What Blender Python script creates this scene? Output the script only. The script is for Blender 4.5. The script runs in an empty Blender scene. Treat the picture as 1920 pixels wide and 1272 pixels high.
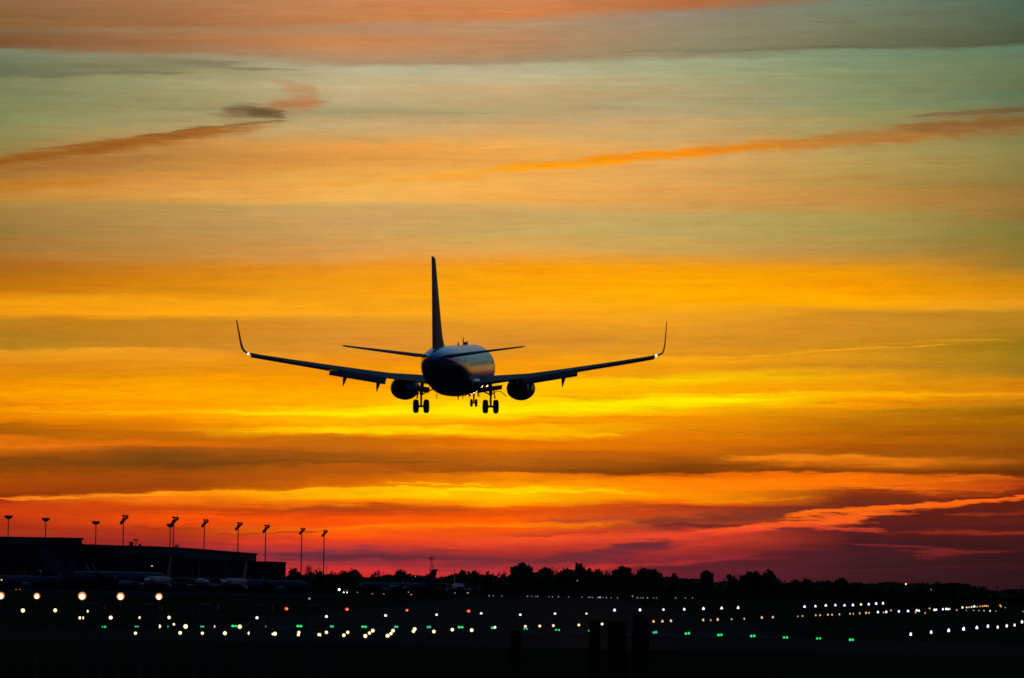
import bpy, bmesh, math, random
from mathutils import Vector, Matrix
R = math.radians
random.seed(7)
scene = bpy.context.scene
C = scene.collection

# ---------------------------------------------------------------- camera
F = 9100.0                      # focal length in pixels of a 1920 px wide frame
EYE = 4.27
PITCH = math.atan(465.9 / F)
ROLL = R(1.0)
fwd = Vector((0, math.cos(PITCH), math.sin(PITCH)))
up0 = Vector((0, -math.sin(PITCH), math.cos(PITCH)))
rt0 = Vector((1, 0, 0))
cr = rt0 * math.cos(ROLL) + up0 * math.sin(ROLL)
cu = -rt0 * math.sin(ROLL) + up0 * math.cos(ROLL)
cam = bpy.data.cameras.new('camera')
camo = bpy.data.objects.new('camera', cam)
C.objects.link(camo)
m = Matrix((cr, cu, -fwd)).transposed().to_4x4()
m.translation = Vector((0, 0, EYE))
camo.matrix_world = m
cam.sensor_width = 36.0
cam.lens = 36.0 * F / 1920.0
cam.clip_start = 1.0
cam.clip_end = 80000.0
scene.camera = camo

scene.view_settings.view_transform = 'Standard'
scene.view_settings.look = 'None'
scene.view_settings.exposure = 0
scene.view_settings.gamma = 1
scene.render.engine = 'CYCLES'
scene.cycles.max_bounces = 4
scene.cycles.use_denoising = True
scene.cycles.filter_width = 1.6

def at(u, v, D):
    """world point at depth D (along +Y) seen at photo pixel u,v"""
    d = fwd + cr * ((u - 960) / F) + cu * ((636 - v) / F)
    return Vector((0, 0, EYE)) + d * (D / d.y)
def vh(u): return 1102 + (u - 960) * math.tan(ROLL)
def gdist(u, v): return EYE * F / (v - vh(u))
def ztop(u, v, D): return at(u, v, D).z

def lin(h):
    h = h.lstrip('#')
    o = []
    for i in (0, 2, 4):
        c = int(h[i:i + 2], 16) / 255
        o.append(c / 12.92 if c <= .04045 else ((c + .055) / 1.055) ** 2.4)
    return (o[0], o[1], o[2], 1)

# ---------------------------------------------------------------- sky (world)
world = bpy.data.worlds.new("World")
scene.world = world
world.use_nodes = True
wt = world.node_tree
wt.nodes.clear()
N = wt.nodes; L = wt.links
def node(t): return N.new(t)
def plug(sock, x):
    if isinstance(x, (int, float)): sock.default_value = x
    elif isinstance(x, tuple): sock.default_value = x
    else: L.new(x, sock)
def M(op, a, b=None, c=None, clamp=False):
    n = node('ShaderNodeMath'); n.operation = op; n.use_clamp = clamp
    plug(n.inputs[0], a)
    if b is not None: plug(n.inputs[1], b)
    if c is not None: plug(n.inputs[2], c)
    return n.outputs[0]
def MR(x, a, b, c=0.0, d=1.0, smooth=True):
    n = node('ShaderNodeMapRange'); n.interpolation_type = 'SMOOTHSTEP' if smooth else 'LINEAR'
    plug(n.inputs[0], x)
    for i, k in enumerate((a, b, c, d)): plug(n.inputs[i + 1], k)
    return n.outputs[0]
def MIX(f, a, b):
    n = node('ShaderNodeMix'); n.data_type = 'RGBA'; n.clamp_factor = True
    plug(n.inputs[0], f); plug(n.inputs[6], a); plug(n.inputs[7], b)
    return n.outputs[2]
def MUL(f, a, b):
    n = node('ShaderNodeMix'); n.data_type = 'RGBA'; n.blend_type = 'MULTIPLY'; n.clamp_factor = True
    plug(n.inputs[0], f); plug(n.inputs[6], a); plug(n.inputs[7], b)
    return n.outputs[2]
def XYZ(x, y, z=0.0):
    n = node('ShaderNodeCombineXYZ'); plug(n.inputs[0], x); plug(n.inputs[1], y); plug(n.inputs[2], z)
    return n.outputs[0]
def NOISE(vec, detail=3, rough=.5, scale=1.0, dist=0.0):
    n = node('ShaderNodeTexNoise'); n.inputs['Scale'].default_value = scale
    n.inputs['Detail'].default_value = detail; n.inputs['Roughness'].default_value = rough
    n.inputs['Distortion'].default_value = dist
    L.new(vec, n.inputs['Vector'])
    return n.outputs[0]

tc = node('ShaderNodeTexCoord')
sp = node('ShaderNodeSeparateXYZ'); L.new(tc.outputs['Generated'], sp.inputs[0])
dx, dy, dz = sp.outputs
az = M('ARCTAN2', dx, dy)
el = M('ARCSINE', dz)
# cloud chart: (au, av) are angles in units of 1/9100 rad, the bands of cloud tilted by one degree
aa = M('MULTIPLY', az, F)
ee = M('MULTIPLY', M('SUBTRACT', el, PITCH), F)
U = M('ADD', M('ADD', M('MULTIPLY', aa, math.cos(ROLL)), M('MULTIPLY', ee, math.sin(ROLL))), 960.0)
V0 = M('ADD', M('SUBTRACT', M('MULTIPLY', aa, math.sin(ROLL)), M('MULTIPLY', ee, math.cos(ROLL))), 636.0)
# streaky warps
n1 = NOISE(XYZ(M('DIVIDE', U, 330.0), M('DIVIDE', V0, 26.0)), 4, .55)
n2 = NOISE(XYZ(M('DIVIDE', U, 95.0), M('DIVIDE', V0, 5.0), 5.0), 3, .6)
low = MR(V0, 500.0, 800.0, .75, 1.35)
n6 = NOISE(XYZ(M('DIVIDE', U, 70.0), M('DIVIDE', V0, 17.0), 41.0), 4, .6)
V = M('ADD', V0, M('MULTIPLY', low, M('ADD', M('MULTIPLY', M('SUBTRACT', n1, .5), 26.0), M('ADD', M('MULTIPLY', M('SUBTRACT', n2, .5), 6.0), M('MULTIPLY', M('SUBTRACT', n6, .5), 13.0)))))

US = [0, 320, 640, 960, 1280, 1600, 1920]
UP = '''
-30,-30,-30,-30,-30,-30,-30 | 8f6a48 a87a54 c98d60 cf8f5c a8745a 7e7460 405856
55,50,44,32,14,-3,-12 | 84603a a06c44 c4804e cf804a b56a3c 7a6c54 445c54
62,58,52,42,26,6,0 | 826544 a07a54 b48a68 b4906c 948674 72806a 4a6454
85,82,79,77,70,50,45 | 7a5030 a06c44 cc8852 bc8860 948a6c 747a5e 4e604c
96,100,121,119,108,92,86 | 7a5a3e 9c7856 aa8a6a a68c6c 8e8668 6c6e52 48523c
103,112,130,127,115,99,93 | 768064 908a6a b6b08c b6b090 a0a682 7a9072 5e7a60
138,124,148,145,145,140,140 | 687052 86805e bcb088 c0b48c aaa87e 82926a 667452
155,155,165,175,170,175,165 | 787f5a a09c70 c4b084 c8a878 b0a074 868e66 62704e
200,205,213,208,200,192,185 | 7c8458 968e62 a89c70 b4a070 aea078 889468 5c7456
240,235,235,235,232,225,215 | 868858 ac9e6c c4a674 d0a870 c6a46e 98945e 707650
290,256,262,262,265,258,250 | 948048 b8965c cc9e5c deaa60 cca666 a89860 80804c
318,270,272,275,290,290,285 | a07438 c08c48 e8a04c f0ac50 dca660 b49a58 86804a
338,300,300,300,308,305,305 | b07a34 b8823e d89444 e8a44c e0a65c b89a54 8c8048
355,342,342,345,335,330,330 | c08034 d89444 f0b050 f4b254 d8a058 b4964f 8a7c42
374,372,378,378,364,360,356 | bc8438 dc9c48 f0b458 eeaa50 e0a050 bc8c44 8c7238
390,387,387,388,392,385,380 | a88444 bc9450 cfa460 d4a860 cfa058 c08c44 987438
405,405,405,405,410,406,404 | a07c40 b89050 cca060 cca662 bea460 b09850 906e36
440,440,440,440,440,440,430 | 96753a b88c4a cc9c58 c8a65e bfa45e a89650 7f7838
478,484,480,472,472,480,472 | a87434 c0883e dc9a4c e4a850 cca052 b88c44 8c742f
500,505,505,486,488,495,500 | a8681e cc7f1c e8921f f0a030 e0982a d89024 94742c
530,530,525,504,508,506,520 | b8700f d48210 ec9814 f8a00c f8a004 ec9806 b88020
550,548,548,545,550,545,542 | c4780c d88810 f09c14 ffa608 ffae00 f89c00 d08808
570,568,572,575,570,570,570 | f09c10 f8a412 f4a018 f8a614 fcac08 ffac00 e0941a
592,593,589,592,590,578,578 | f09810 ffa510 f8a81c f8a418 f0a01c f4a414 dc9420
603,600,600,605,606,588,586 | c0801c c8841e e09428 ec9c1e eca022 cc8a22 b88420
636,640,645,640,640,620,612 | ac7a1c c8821f d88c2c d88c2c d98e24 d08c22 b4801e
653,654,660,660,666,650,650 | b8801c c48424 dc902a e09020 e49a1c cc8a1c 947414
659,660,668,672,678,668,670 | e8981c f09e20 e89018 f09610 fca810 dc9418 9c7818
690,694,695,703,697,690,700 | d88410 e08c10 ee900a fca204 e8960e c8861a a0761c
720,715,715,718,711,705,715 | f09000 fca000 f89800 ffb800 ffd000 f0a008 c88010
743,745,743,743,734,735,730 | f89c00 ffa800 ffaa00 ffc400 fca400 e89406 d07c08
757,757,757,757,742,742,744 | e88808 ff9800 ffb000 ffd800 ffdc00 ffb400 f09410
'''
DN = '''
757,757,757,757,742,742,744 | e88808 ff9800 ffb000 ffd800 ffdc00 ffb400 f09410
766,765,765,767,755,750,752 | f09000 ff9c00 ffc800 fff000 ffe800 f89c00 c87c0c
772,773,774,777,765,762,765 | f49400 ffb400 fff000 ffe000 ffd000 f49400 b87410
785,781,782,787,775,772,772 | e88004 ff9400 ffc800 ffb000 ffa800 d08408 8c5c08
797,796,796,798,786,788,790 | b86404 e07c04 ffa400 f89400 f09000 c47408 a46004
804,807,807,811,800,802,805 | a85c08 e87c04 ffd800 ffc400 e88804 b86a04 9c5808
815,816,816,821,812,815,815 | a8580a c06c08 e07c04 ffa800 e07e06 b46006 945408
821,824,825,830,825,828,830 | d86c08 c86404 c46a0a e07400 e07804 b86004 985408
838,834,838,842,840,842,845 | e07410 e06c08 bc6410 e87400 d46c06 a85408 8a4808
850,841,850,850,855,852,853 | b0580c a85410 9c5010 c8660a b85c08 a8580c 8c480a
864,856,858,862,866,860,862 | 84440e 7c4410 98500c b86010 8c440c e07c10 a05010
877,872,870,875,878,872,874 | 84420c 70400e a8560e a4540c 7c3c08 c8640c 7c3c08
890,886,883,885,887,884,890 | 9c4808 9c480c b8580c 984c10 7c3a08 883c08 5c2c08
905,900,898,891,893,893,900 | a84808 a0480c c05c08 f08004 d86008 f87008 a03c10
920,912,907,903,904,905,915 | 983c08 98400c d06404 fc9400 fc7c04 fc7004 b83c10
930,918,913,911,917,915,922 | 8c300c a84808 e87804 ff9c00 ff8404 e06010 8c2c10
934,923,919,922,925,924,929 | c84810 f88c10 ffb400 ffe000 ff9000 98340f 701f10
940,931,931,931,937,937,942 | a83010 fc7c0c ffb000 ffc400 ff8c00 7c2814 601c12
948,946,943,943,945,948,955 | c03810 d84c0c fc8004 ff9800 f06808 6c2218 581a14
955,953,951,950,953,958,965 | d04010 c8440c b8400c f06004 a83814 641e1a 4c1618
963,962,960,960,963,968,972 | c83c10 e04808 c04010 e05008 b8401c 5c1c1a 541a18
975,973,972,975,972,978,980 | b03014 f05008 f85008 fc5c04 c84c18 581b1c 581a18
986,983,985,985,980,985,988 | a82c14 e04810 f45008 ff7404 b0381c 541a1c 481418
995,991,993,993,988,992,996 | a02a16 b83414 ff7004 f85808 7c2c28 4e181c 54181c
1003,1001,1002,1003,996,1001,1004 | a83018 b03418 ff5808 e04818 c83c28 481820 601c18
1013,1012,1012,1012,1005,1011,1012 | 982828 a02c20 e84020 f05020 d84028 44161e 40141a
1027,1024,1022,1025,1019,1021,1022 | 902428 98282c d83c28 d03c28 c03628 3c1622 341218
1040,1035,1033,1038,1034,1031,1032 | 902430 9c2c34 88303c a82e2c a42c28 381622 341216
1050,1045,1045,1050,1046,1041,1045 | 882028 a42c38 602838 742834 882430 3c1822 2c111a
1062,1056,1058,1062,1062,1056,1058 | 802028 b03038 a83038 a82e34 6c2030 341820 28111a
1080,1070,1070,1075,1076,1075,1075 | 701c28 c0303c d83030 b82e38 641e2e 3a1822 26111c
1112,1100,1098,1100,1100,1100,1108 | 601828 a82838 d02c30 b02a34 561a2a 341624 22101c
'''
def parse(s):
    rows = []
    for ln in s.strip().splitlines():
        a, b = ln.split('|')
        rows.append(([float(x) for x in a.split(',')], b.split()))
    return rows
def ramp(fac, stops, interp='LINEAR'):
    n = node('ShaderNodeValToRGB'); cr_ = n.color_ramp; cr_.interpolation = interp
    els = cr_.elements
    while len(els) > 1: els.remove(els[-1])
    els[0].position = stops[0][0]; els[0].color = stops[0][1]
    for p, c in stops[1:]:
        e = els.new(min(1, max(0, p))); e.color = c
    L.new(fac, n.inputs[0])
    return n.outputs[0]
colw = [MR(U, US[i], US[i + 1], 0.0, 1.0, False) for i in range(6)]
def blend(outs, color):
    cur = outs[0]
    for i in range(6):
        if color: cur = MIX(colw[i], cur, outs[i + 1])
        else:
            n = node('ShaderNodeMix'); n.data_type = 'FLOAT'
            L.new(colw[i], n.inputs[0]); L.new(cur, n.inputs[2]); L.new(outs[i + 1], n.inputs[3]); cur = n.outputs[0]
    return cur
def field(rows):
    n = len(rows)
    maps = []
    v0, v1 = min(rows[0][0]) - 1, max(rows[-1][0]) + 1
    Vn = M('DIVIDE', M('SUBTRACT', V, v0), v1 - v0)
    for c in range(7):
        st = [((rows[k][0][c] - v0) / (v1 - v0), (k / (n - 1),) * 3 + (1,)) for k in range(n)]
        maps.append(ramp(Vn, st))
    sc_ = node('ShaderNodeSeparateColor'); L.new(blend(maps, True), sc_.inputs[0])
    s = sc_.outputs[0]
    cols = [ramp(s, [(k / (n - 1), lin(rows[k][1][c])) for k in range(n)]) for c in range(7)]
    return blend(cols, True)
up_rows, dn_rows = parse(UP), parse(DN)
fu = field(up_rows); fd = field(dn_rows)
vb = blend([ (lambda vv: (lambda n: (setattr(n.outputs[0], 'default_value', vv), n.outputs[0])[1])(node('ShaderNodeValue')))(x) for x in up_rows[-1][0]], False)
sky = MIX(M('GREATER_THAN', V, vb), fu, fd)

# individual clouds: (u0, half length, vA, slope, bend, thick up, thick down, colour left, colour right, opacity, taper)
n3 = NOISE(XYZ(M('DIVIDE', U, 85.0), M('DIVIDE', V0, 13.0), 9.0), 4, .55)
n7 = NOISE(XYZ(M('DIVIDE', U, 48.0), M('DIVIDE', V0, 3.2), 14.0), 3, .6)
nw = M('ADD', M('MULTIPLY', M('SUBTRACT', n3, .5), 1.1), M('MULTIPLY', M('SUBTRACT', n7, .5), 1.1))
G = bpy.data.node_groups.new('cloud_streak', 'ShaderNodeTree')
for nm_, ty in (('Sky', 'NodeSocketColor'), ('U', 'NodeSocketFloat'), ('V', 'NodeSocketFloat'), ('Wobble', 'NodeSocketFloat'), ('U0', 'NodeSocketFloat'),
                ('InvL', 'NodeSocketFloat'), ('V0', 'NodeSocketFloat'), ('Slope', 'NodeSocketFloat'), ('Bend', 'NodeSocketFloat'), ('InvUp', 'NodeSocketFloat'),
                ('InvDown', 'NodeSocketFloat'), ('Left', 'NodeSocketColor'), ('Right', 'NodeSocketColor'), ('Opacity', 'NodeSocketFloat'), ('Inner', 'NodeSocketFloat')):
    G.interface.new_socket(nm_, in_out='INPUT', socket_type=ty)
G.interface.new_socket('Sky', in_out='OUTPUT', socket_type='NodeSocketColor')
_N, _L = N, L
N, L = G.nodes, G.links
gi = N.new('NodeGroupInput'); go = N.new('NodeGroupOutput'); I = gi.outputs
sc_ = N.new('ShaderNodeSeparateColor'); L.new(I['Sky'], sc_.inputs[0])
x = M('MULTIPLY', M('SUBTRACT', M('MULTIPLY_ADD', sc_.outputs[2], 1e-5, I['U']), I['U0']), I['InvL'])   # the tiny term only keeps the nodes in order
vc = M('ADD', M('MULTIPLY', x, M('MULTIPLY_ADD', x, I['Bend'], I['Slope'])), I['V0'])
d = M('SUBTRACT', I['V'], vc)
dn_ = M('MAXIMUM', M('MULTIPLY', d, I['InvDown']), M('MULTIPLY', d, I['InvUp']))
x2 = M('MULTIPLY', x, x)
r = M('ADD', M('MULTIPLY_ADD', x2, M('MULTIPLY', x2, .9), dn_), I['Wobble'])
f = M('MULTIPLY', MR(r, 1.0, I['Inner']), I['Opacity'])
L.new(MIX(f, I['Sky'], MIX(M('MULTIPLY_ADD', x, .5, .5), I['Left'], I['Right'])), go.inputs[0])
N, L = _N, _L
def streak(col, u0, Lh, v0, sl, bd, tu, td, cl, crr, op, soft=.55):
    n = node('ShaderNodeGroup'); n.node_tree = G
    L.new(col, n.inputs['Sky']); L.new(U, n.inputs['U']); L.new(V, n.inputs['V']); L.new(nw, n.inputs['Wobble'])
    for k_, v_ in (('U0', u0), ('InvL', 1 / Lh), ('V0', v0), ('Slope', sl), ('Bend', bd), ('InvUp', -1 / tu), ('InvDown', 1 / td),
                   ('Left', lin(cl)), ('Right', lin(crr)), ('Opacity', op), ('Inner', 1 - soft)):
        n.inputs[k_].default_value = v_
    return n.outputs[0]
ST = [
 # long brown cloud upper left
 (60, 290, 316, -22, 0, 26, 28, '98622c', 'b07a3c', .85, 1.0),
 (200, 330, 278, -47, 4, 19, 23, '8e5418', 'b4742c', .8, 1.0),
 (170, 330, 282, -46, 4, 11, 14, '8a4e14', 'a86424', .8, 1.0),
 (60, 190, 350, -12, 0, 15, 17, 'b87018', 'c8862c', .8, 1.0),
 (270, 190, 262, -22, 0, 8, 10, '945618', 'a4622a', .85, .9),
 (420, 125, 239, -13, 0, 6, 9, '6c4620', '96602c', .85, .9),
 (350, 95, 249, -9, 0, 6, 9, '7c5024', 'b87430', .8, .9),
 (505, 120, 205, -20, 0, 26, 30, '9a8458', 'b4865a', .7, 1.0),
 (472, 70, 205, 1, 5, 14, 15, '6e5a3c', '5e482f', .85, 1.0),
 (497, 40, 216, 5, 0, 17, 19, '6a5034', '5c432c', .85, 1.0),
 (440, 60, 219, 2, 0, 6, 7, '8c7c54', '75603c', .7, .9),
 (548, 64, 191, -4, 3, 16, 18, 'a87c50', 'b87640', .85, 1.0),
 (562, 40, 172, 6, 0, 24, 24, 'b48c60', 'c0885a', .6, .9),
 (550, 50, 160, 12, 2, 10, 14, 'b09068', 'c08a60', .55, 1.0),
 (575, 30, 208, 8, 0, 8, 7, 'b48c60', 'b08a62', .6, .9),
 (760, 260, 212, -2, 0, 3, 4, 'a0946a', 'a8986c', .6, .9),
 # grey bars above it
 (300, 190, 119, 1, 0, 8, 8, '8a8468', '7c7458', .8, .9),
 (160, 220, 143, -4, 0, 8, 8, '70745a', '747055', .8, .9),
 (420, 150, 128, 4, 0, 5, 6, '868060', '86805e', .7, .9),
 (1500, 420, 92, -8, 0, 4, 6, '7c7a5c', '4c5640', .5, .9),
 # orange ribbon upper right
 (1180, 320, 295, -27, 3, 10, 14, 'f49c14', 'fc9408', .85, .9),
 (1060, 150, 309, -8, 0, 8, 11, 'ffa40c', 'ff9e04', .85, .8),
 (1290, 220, 287, -10, 0, 6, 9, 'ff9804', 'f48a0c', .9, .8),
 (800, 240, 331, -18, 0, 9, 11, 'f4a83c', 'fca51c', .65, 1.0),
 (1390, 130, 266, -2, 0, 10, 10, 'd09858', 'd09450', .65, 1.0),
 (1560, 300, 268, -17, 0, 19, 19, 'dc8828', 'bc782c', .9, 1.0),
 (1470, 130, 271, -6, 3, 9, 10, 'e08c20', 'd48022', .7, 1.0),
 (1800, 380, 244, -28, 0, 26, 34, 'b8823f', '785230', .85, 1.0),
 (1870, 230, 232, -14, 0, 20, 26, '946230', '664526', .8, 1.0),
 (1880, 200, 212, -12, 0, 8, 10, '82583a', '5f4026', .7, .9),
 # broad yellow sheet right of the tail
 (1420, 260, 560, 18, 0, 22, 12, 'ffa800', 'ffb000', .7, .9),
 (1050, 190, 508, 6, 4, 14, 20, 'f89c08', 'ffa204', .6, .9),
 # bright bars behind the landing gear
 (900, 330, 770, -2, -3, 9, 9, 'ffe000', 'ffec00', .75, .9),
 (1190, 300, 757, -10, 0, 9, 9, 'ffdc00', 'fff000', .85, .9),
 (620, 150, 774, 1, 0, 6, 7, 'ffd000', 'fff000', .8, .9),
 (760, 190, 808, 4, 0, 4, 5, 'ffc800', 'ffdc00', .85, .9),
 (1020, 170, 815, 3, 0, 5, 5, 'ffbc00', 'ffc800', .75, .9),
 (1120, 110, 810, -5, 0, 4, 6, 'ffb800', 'fca000', .7, .9),
 (1480, 420, 743, 1, 0, 4, 4, 'ffd000', 'fc9c0c', .85, .9),
 (1290, 90, 713, 0, 0, 5, 5, 'ffd400', 'ffcc00', .7, .9),
 (1480, 330, 662, -15, 0, 3, 4, 'fcac14', 'eca01c', .8, .9),
 (1770, 150, 642, -4, 4, 5, 4, 'd89420', 'd89820', .7, .9),
 (110, 330, 933, -9, 2, 2.5, 4, 'f06818', 'ff9c14', .9, .9),
 (470, 330, 920, -7, 2, 3, 6, 'ff9410', 'ffbc04', .85, .9),
 (850, 220, 917, 3, 0, 4, 7, 'ffb400', 'ffd800', .8, .9),
 (1010, 190, 925, 2, 0, 4, 5, 'ffe000', 'ffcc00', .75, .9),
 (830, 130, 908, 2, 0, 3, 3, 'ffb400', 'ffc800', .7, .9),
 (1280, 280, 935, 2, 0, 6, 8, 'ff9c00', 'ff8000', .6, .9),
 # orange patch right
 (1560, 230, 862, 2, 0, 8, 12, 'f88410', 'e87410', .8, .9),
 (1640, 330, 893, 4, 3, 5, 7, 'fc7408', 'e86c0c', .6, .9),
 (1520, 300, 912, 6, 0, 7, 12, 'ff8404', 'f46c08', .8, .9),
 (1760, 170, 915, 8, 0, 3, 4, 'd85c10', 'd8500c', .6, .9),
 (1330, 110, 873, 2, 0, 9, 14, '783c08', '84440a', .7, .9),
 # dark wedge and slanting red ribbon bottom right
 (1400, 250, 967, -14, 0, 14, 14, '7c3424', '702c20', .85, .8),
 (1690, 190, 937, -6, 4, 12, 9, '6c2c1c', '702814', .8, .9),
 (1340, 130, 985, 1, 0, 4, 5, '702828', '602420', .85, .7),
 (1160, 200, 972, -3, 0, 6, 8, '98402c', '8c3824', .6, .9),
 (1480, 210, 981, -20, 0, 8, 15, 'f85028', 'ff6814', .92, .7),
 (1660, 220, 953, -17, 3, 8, 9, 'ff6c10', 'fc6410', .95, .7),
 (1840, 200, 937, -12, 0, 4, 7, 'ff6c10', 'ff5c14', .95, .7),
 (1640, 90, 964, 0, 0, 5, 5, 'ff7010', 'd8481c', .8, .8),
 (1540, 130, 989, 5, 0, 6, 8, 'f04c20', 'c83c28', .85, .9),
 (1310, 160, 1003, -8, 0, 10, 10, 'e0442c', 'f04428', .8, .9),
 (1270, 140, 1023, -10, 0, 9, 11, 'cc3a2c', 'c8342c', .7, .9),
 (1140, 200, 1064, -16, 0, 6, 8, 'dc3a30', 'd0342c', .75, .9),
 (1330, 90, 1047, -9, 0, 5, 6, 'c83038', '98283c', .5, .9),
 (1130, 170, 1037, -17, 0, 15, 16, '6c2834', '602434', .9, 1.0),
 (1195, 75, 1024, -9, 0, 12, 14, '642634', '5c2430', .85, 1.0),
 (980, 190, 1053, -7, 0, 11, 17, '782c34', '662834', .8, 1.0),
 (1370, 280, 1056, -16, 0, 18, 20, '58202c', '3c1824', .75, 1.0),
 (1560, 260, 1040, -10, 0, 14, 14, '481a26', '3c1620', .6, 1.0),
 (1820, 190, 1001, 3, 0, 4, 7, '7c2418', 'a02c1c', .85, .9),
 (1700, 130, 1031, 9, -4, 4, 5, '80242c', '7c2424', .7, .9),
 (1800, 100, 1038, -3, 0, 7, 7, '7a2024', '702020', .8, .9),
 (1860, 120, 963, 1, 0, 3, 4, '94300f', '8c2814', .7, .9),
 (1760, 260, 1066, -3, 0, 4, 5, '541a28', '401620', .4, .9),
 (1130, 160, 743, 0, 0, 4, 4, 'f89c04', 'ffb004', .6, .9),
 (1700, 240, 756, 1, 0, 3, 3, 'd8800c', 'd07c0c', .7, .9),
 (250, 260, 765, 1, 0, 3, 4, 'ff9c00', 'ffb400', .6, .9),
 (180, 220, 828, -2, 0, 4, 6, 'd06808', 'd86c0c', .6, .9),
 (1150, 220, 783, -3, 0, 4, 6, 'f09000', 'e88804', .6, .9),
 (330, 170, 958, 0, 0, 3, 4, 'e8500c', 'f0580c', .6, .9),
 (760, 170, 985, -2, 0, 3, 4, 'ff6c08', 'ff7c08', .6, .9),
 (1080, 160, 1001, -4, 0, 3, 4, 'b83420', 'a83020', .6, .9),
 # dark bars left of centre
 (640, 190, 1044, 3, 0, 9, 10, '5c2838', '642838', .7, .9),
 (560, 150, 1017, 2, 0, 5, 6, 'e83c28', 'f04420', .6, .9),
 (500, 110, 998, -3, 0, 3, 4, '8c2c1c', '98301c', .6, .9),
 (720, 220, 955, 1, 0, 4, 5, '9c3c1c', 'b84c10', .7, .9),
 (880, 330, 987, -4, 0, 3, 4, 'ff8410', 'ff7c0c', .7, .9),
 (1330, 350, 884, 4, 0, 5, 6, '7c3a08', '843c08', .6, .9),
 (480, 380, 869, -3, 0, 5, 7, '6e3c10', '784410', .6, .9),
]
for s in ST:
    sky = streak(sky, *s)
# fibre texture and mottling of the cloud sheet
n4 = NOISE(XYZ(M('DIVIDE', U, 150.0), M('DIVIDE', V, 7.0), 21.0), 5, .6)
n5 = NOISE(XYZ(M('DIVIDE', U, 420.0), M('DIVIDE', V, 30.0), 33.0), 3, .5)
g1 = NOISE(XYZ(M('DIVIDE', U, 2.6), M('DIVIDE', V0, 2.6), 3.0), 1, .5)
k = M('ADD', 1.0, M('ADD', M('MULTIPLY', M('SUBTRACT', n4, .5), MR(V0, 560.0, 760.0, .26, .5)), M('MULTIPLY', M('ADD', M('SUBTRACT', n5, .5), M('SUBTRACT', n6, .5)), .22)))
k = M('ADD', k, M('MULTIPLY', M('SUBTRACT', g1, .5), .34))
vm = node('ShaderNodeVectorMath'); vm.operation = 'SCALE'
L.new(sky, vm.inputs[0]); L.new(k, vm.inputs['Scale'])
sky = vm.outputs[0]
n8 = NOISE(XYZ(M('DIVIDE', U, 210.0), M('DIVIDE', V, 9.0), 57.0), 5, .62)
sky = MUL(MR(n8, .46, .70, 0.0, .75), sky, (1.02, .86, .78, 1))
n9 = NOISE(XYZ(M('DIVIDE', U, 160.0), M('DIVIDE', V, 6.0), 77.0), 4, .6)
sky = MUL(MR(n9, .52, .72, 0.0, .7), sky, (1.05, 1.08, 1.02, 1))
# above the clouds in view: teal, then deep dusk blue; away from the sunset the glow dies down
eld = M('MULTIPLY', el, 180 / math.pi)
upper = ramp(M('DIVIDE', M('MAXIMUM', eld, 0.0), 90.0), [(0.0, (.10, .035, .03, 1)), (.06, (.16, .13, .09, 1)), (.085, (.13, .21, .22, 1)), (.16, (.10, .23, .33, 1)), (.30, (.06, .17, .31, 1)), (1.0, (.03, .08, .19, 1))])
sky = MIX(MR(eld, 7.05, 9.0), sky, upper)
side = M('SUBTRACT', M('ABSOLUTE', M('MULTIPLY', az, 180 / math.pi)), 7.0)
fall = MR(side, 0.0, 45.0)
dusk = ramp(M('DIVIDE', M('MAXIMUM', eld, 0.0), 90.0), [(0.0, (.035, .04, .075, 1)), (.12, (.045, .062, .12, 1)), (1.0, (.03, .07, .17, 1))])
sky = MIX(fall, sky, dusk)
# physical dusk sky underneath, sun just at the horizon
sun_el, sun_az = R(0.5), R(1.0)
nis = node('ShaderNodeTexSky'); nis.sky_type = 'NISHITA'; nis.sun_disc = False
nis.sun_elevation = sun_el; nis.sun_rotation = sun_az
bgs = node('ShaderNodeBackground'); L.new(nis.outputs[0], bgs.inputs[0]); bgs.inputs[1].default_value = 0.0008
bgc = node('ShaderNodeBackground'); L.new(sky, bgc.inputs[0]); bgc.inputs[1].default_value = 1.0
ad = node('ShaderNodeAddShader'); L.new(bgs.outputs[0], ad.inputs[0]); L.new(bgc.outputs[0], ad.inputs[1])
wo = node('ShaderNodeOutputWorld'); L.new(ad.outputs[0], wo.inputs[0])
world.cycles.sampling_method = 'MANUAL'
world.cycles.sample_map_resolution = 1024

# ---------------------------------------------------------------- sun (below the cloud deck, nearly set)
sl = bpy.data.lights.new('sun', 'SUN'); sl.energy = 0.05; sl.angle = R(2.0); sl.color = (1.0, .45, .16)
so = bpy.data.objects.new('sun', sl); C.objects.link(so)
so.rotation_euler = (math.pi / 2 - sun_el, 0, math.pi - sun_az)   # light travels towards the camera

scene.cycles.use_adaptive_sampling = True
scene.cycles.adaptive_threshold = 0.015
scene.cycles.adaptive_min_samples = 8

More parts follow.
